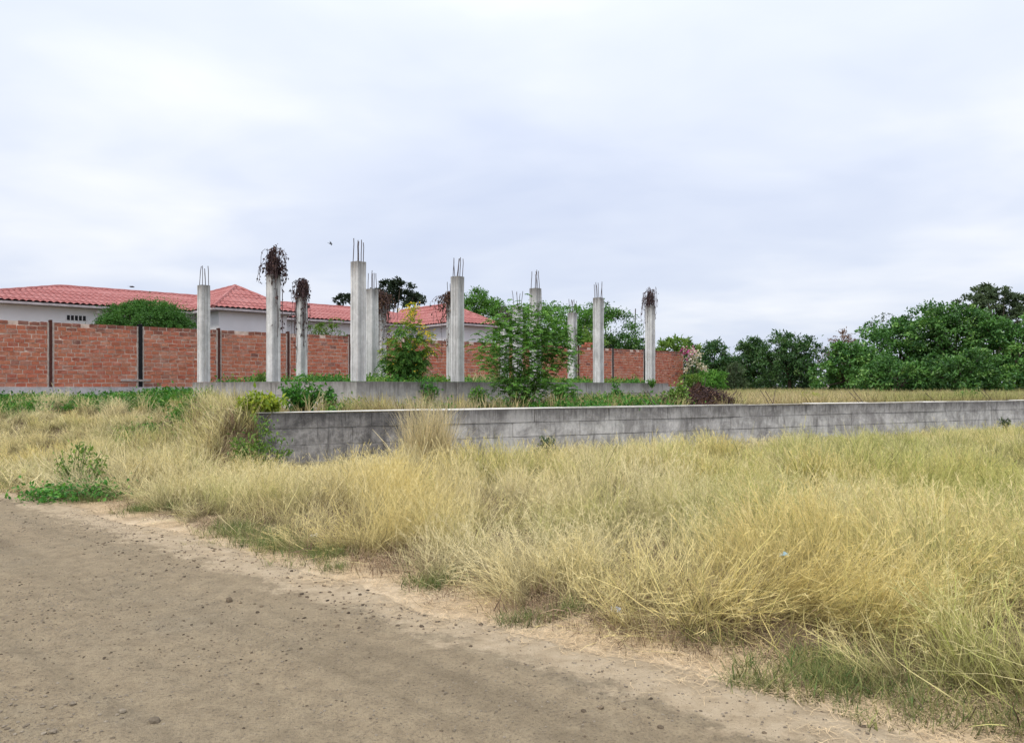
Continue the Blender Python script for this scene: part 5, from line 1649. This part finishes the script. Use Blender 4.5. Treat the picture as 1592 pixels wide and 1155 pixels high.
for p in heap_pt(420):
    dd = rng.normal(0, 1, 3) * np.array([1, 0.7, 0.5]); dd = unit(dd) * rng.uniform(0.08, 0.34)
    tube(m_, np.array([p - dd, p + rng.normal(0, 0.02, 3), p + dd]), rng.uniform(0.004, 0.012), 4, cap=False)
m_.build('branches', M['dead_stem'], t)
P = heap_pt(1700) + rng.normal(0, 0.035, (1700, 3))
add_leaves(ml, P, rng.normal(0, 1, (1700, 3)), 0.08, 0.03, rng, rng.normal(0, 0.6, (1700, 3)) + np.array([0, -0.3, 0.6]), fold=0.4)
ml.build('dead_leaves', M['debris_leaf'], t)
bush('vine_plant', 'bright green vine growing over the left side of the debris heap', 1056, 592, 632, 22, 20.3, 700, 0.10, 0.05, M['leaf_light'], 1020, stems=18)

# ------------------------------------------------------------------ bougainvillea at the end of the brick wall
rng = np.random.default_rng(1030)
d = 49.5; base = at(1078, 610, d); base[2] = GZ(base)
t = thing('bougainvillea', 'bougainvillea with pink and white flowers at the end of the brick wall', 'shrub', base)
ms_, ml, mw, mm = MB(), MB(), MB(), MB()
tips = [at(px, py, d + rng.normal(0, 0.2)) for px, py in ((1066, 541), (1072, 546), (1082, 550), (1070, 565), (1078, 560), (1093, 572), (1098, 578), (1085, 562), (1066, 575))]
stems_from(ms_, rng, base, tips, 0.03, 0.008, 0.08); ms_.build('stems', M['bark'], t)
for (px, py, n_, mbx, sp) in ((1070, 549, 60, mm, 0.20), (1064, 545, 20, mm, 0.12), (1078, 549, 40, mw, 0.16), (1083, 552, 40, mw, 0.13), (1075, 558, 45, mw, 0.17), (1070, 567, 26, mw, 0.12), (1067, 576, 20, mw, 0.08),
                              (1089, 568, 30, mw, 0.10), (1093, 572, 40, mw, 0.10), (1097, 577, 40, mw, 0.10), (1083, 563, 26, mw, 0.15), (1064, 540, 10, mw, 0.1)):
    P = at(px, py, d - 0.3) + rng.normal(0, sp, (n_, 3))
    add_leaves(mbx, P, rng.normal(0, 1, (n_, 3)), 0.15, 0.12, rng)
P = np.concatenate([at(px, py, d) + rng.normal(0, 0.3, (60, 3)) for px, py in ((1068, 552), (1076, 562), (1085, 566), (1072, 580), (1078, 592), (1090, 580))])
add_leaves(ml, P, rng.normal(0, 1, (len(P), 3)), 0.16, 0.08, rng)
ml.build('leaves', M['leaf_big'], t); tag(mw.build('white_flowers', M['petal_white'], t), kind='stuff'); tag(mm.build('pink_flowers', M['petal_magenta'], t), kind='stuff')

# ------------------------------------------------------------------ birds, mast, litter
def bird(label, px, py, d, yaw, bank, span):
    p = at(px, py, d)
    t = thing('bird', label, 'bird', p, 'birds in flight'); t.rotation_euler = (bank, 0.1, yaw)
    m_ = MB()
    X = np.linspace(-0.5, 0.5, 9) * span * 0.75
    R = np.array([0.004, 0.03, 0.055, 0.065, 0.06, 0.05, 0.045, 0.035, 0.004]) * span * 1.6
    tube(m_, np.stack([X, X * 0, X * 0], -1), R, 8); m_.build('body', M['bird'], t, smooth=True, world=False)
    for sg in (-1, 1):
        m_ = MB()
        y_ = np.array([0.03, 0.2, 0.38, 0.52]) * span * sg; z_ = np.array([0.02, 0.10, 0.10, 0.02]) * span
        ch = np.array([0.24, 0.26, 0.18, 0.03]) * span; xo = np.array([0.02, 0.06, 0.02, -0.12]) * span
        V = []
        for k in range(4):
            V += [[xo[k] + ch[k] / 2, y_[k], z_[k]], [xo[k], y_[k], z_[k] + 0.02 * span], [xo[k] - ch[k] / 2, y_[k], z_[k] - 0.004], [xo[k], y_[k], z_[k] - 0.012 * span]]
        i = np.arange(3)[:, None] * 4; j = np.arange(4)[None]; jn = (j + 1) % 4
        m_.add(np.array(V), np.stack([i + j, i + jn, i + 4 + jn, i + 4 + j], -1).reshape(-1, 4))
        m_.build('wing', M['bird'], t, world=False)
    m_ = MB(); s_ = span
    m_.add(np.array([[-0.30, -0.02, 0], [-0.30, 0.02, 0], [-0.55, 0.07, 0.0], [-0.55, -0.07, 0], [-0.42, 0, 0.012], [-0.42, 0, -0.012]]) * s_, None, [[0, 1, 4], [1, 2, 4], [2, 3, 4], [3, 0, 4], [1, 0, 5], [2, 1, 5], [3, 2, 5], [0, 3, 5]])
    m_.build('tail', M['bird'], t, world=False)
bird('small dark bird gliding just above the red roof at left', 205, 446, 36, 0.25, 0.15, 0.34)
bird('small dark bird in the sky left of the nearest column', 514, 379, 34, 0.75, 0.9, 0.26)
m_ = MB()
p = at(987, 600, 58); p[2] = 1.0
tube(m_, np.array([p, p + np.array([0.0, 0, 5.0]), p + np.array([0.05, 0, at(987, 480, 58)[2] - 1.0])]), 0.035, 6)
tag(m_.build('pole', M['rebar']), 'thin dark pole behind the trees left of the rightmost column', 'pole')

def litter(label, px, py, d, z, col, size, seed):
    rg = np.random.default_rng(seed)
    mt = mat_plain('litter_plastic', col, 0.35, 0.15, 20)
    u, v = np.meshgrid(np.linspace(-1, 1, 6), np.linspace(-1, 1, 5), indexing='ij')
    p = at(px, py, d)
    P = np.stack([p[0] + u * size, p[1] + v * size * 0.5, z + 0.02 + v * size * 0.25 + rg.normal(0, size * 0.22, u.shape)], -1).reshape(-1, 3)
    i = np.arange(5)[:, None] * 5; j = np.arange(4)[None]
    Q = np.stack([i + j, i + 5 + j, i + 6 + j, i + 1 + j], -1).reshape(-1, 4)
    m_ = MB(); m_.add(np.vstack([P, P - np.array([0, 0, 0.002])]), np.vstack([Q, Q[:, ::-1] + 30]))
    tag(m_.build('plastic_scrap', mt), label, 'litter')
litter('crumpled pale blue plastic scrap caught in the tall grass at right', 1218, 880, 5.6, 0.36, (0.30, 0.44, 0.48), 0.035, 1100)
litter('bluish plastic scrap at the grass edge near the middle of the verge', 958, 958, 5.36, 0.03, (0.50, 0.55, 0.66), 0.035, 1101)
litter('whitish plastic scrap under the swept straw tuft', 488, 838, 8.07, 0.02, (0.70, 0.68, 0.64), 0.035, 1102)
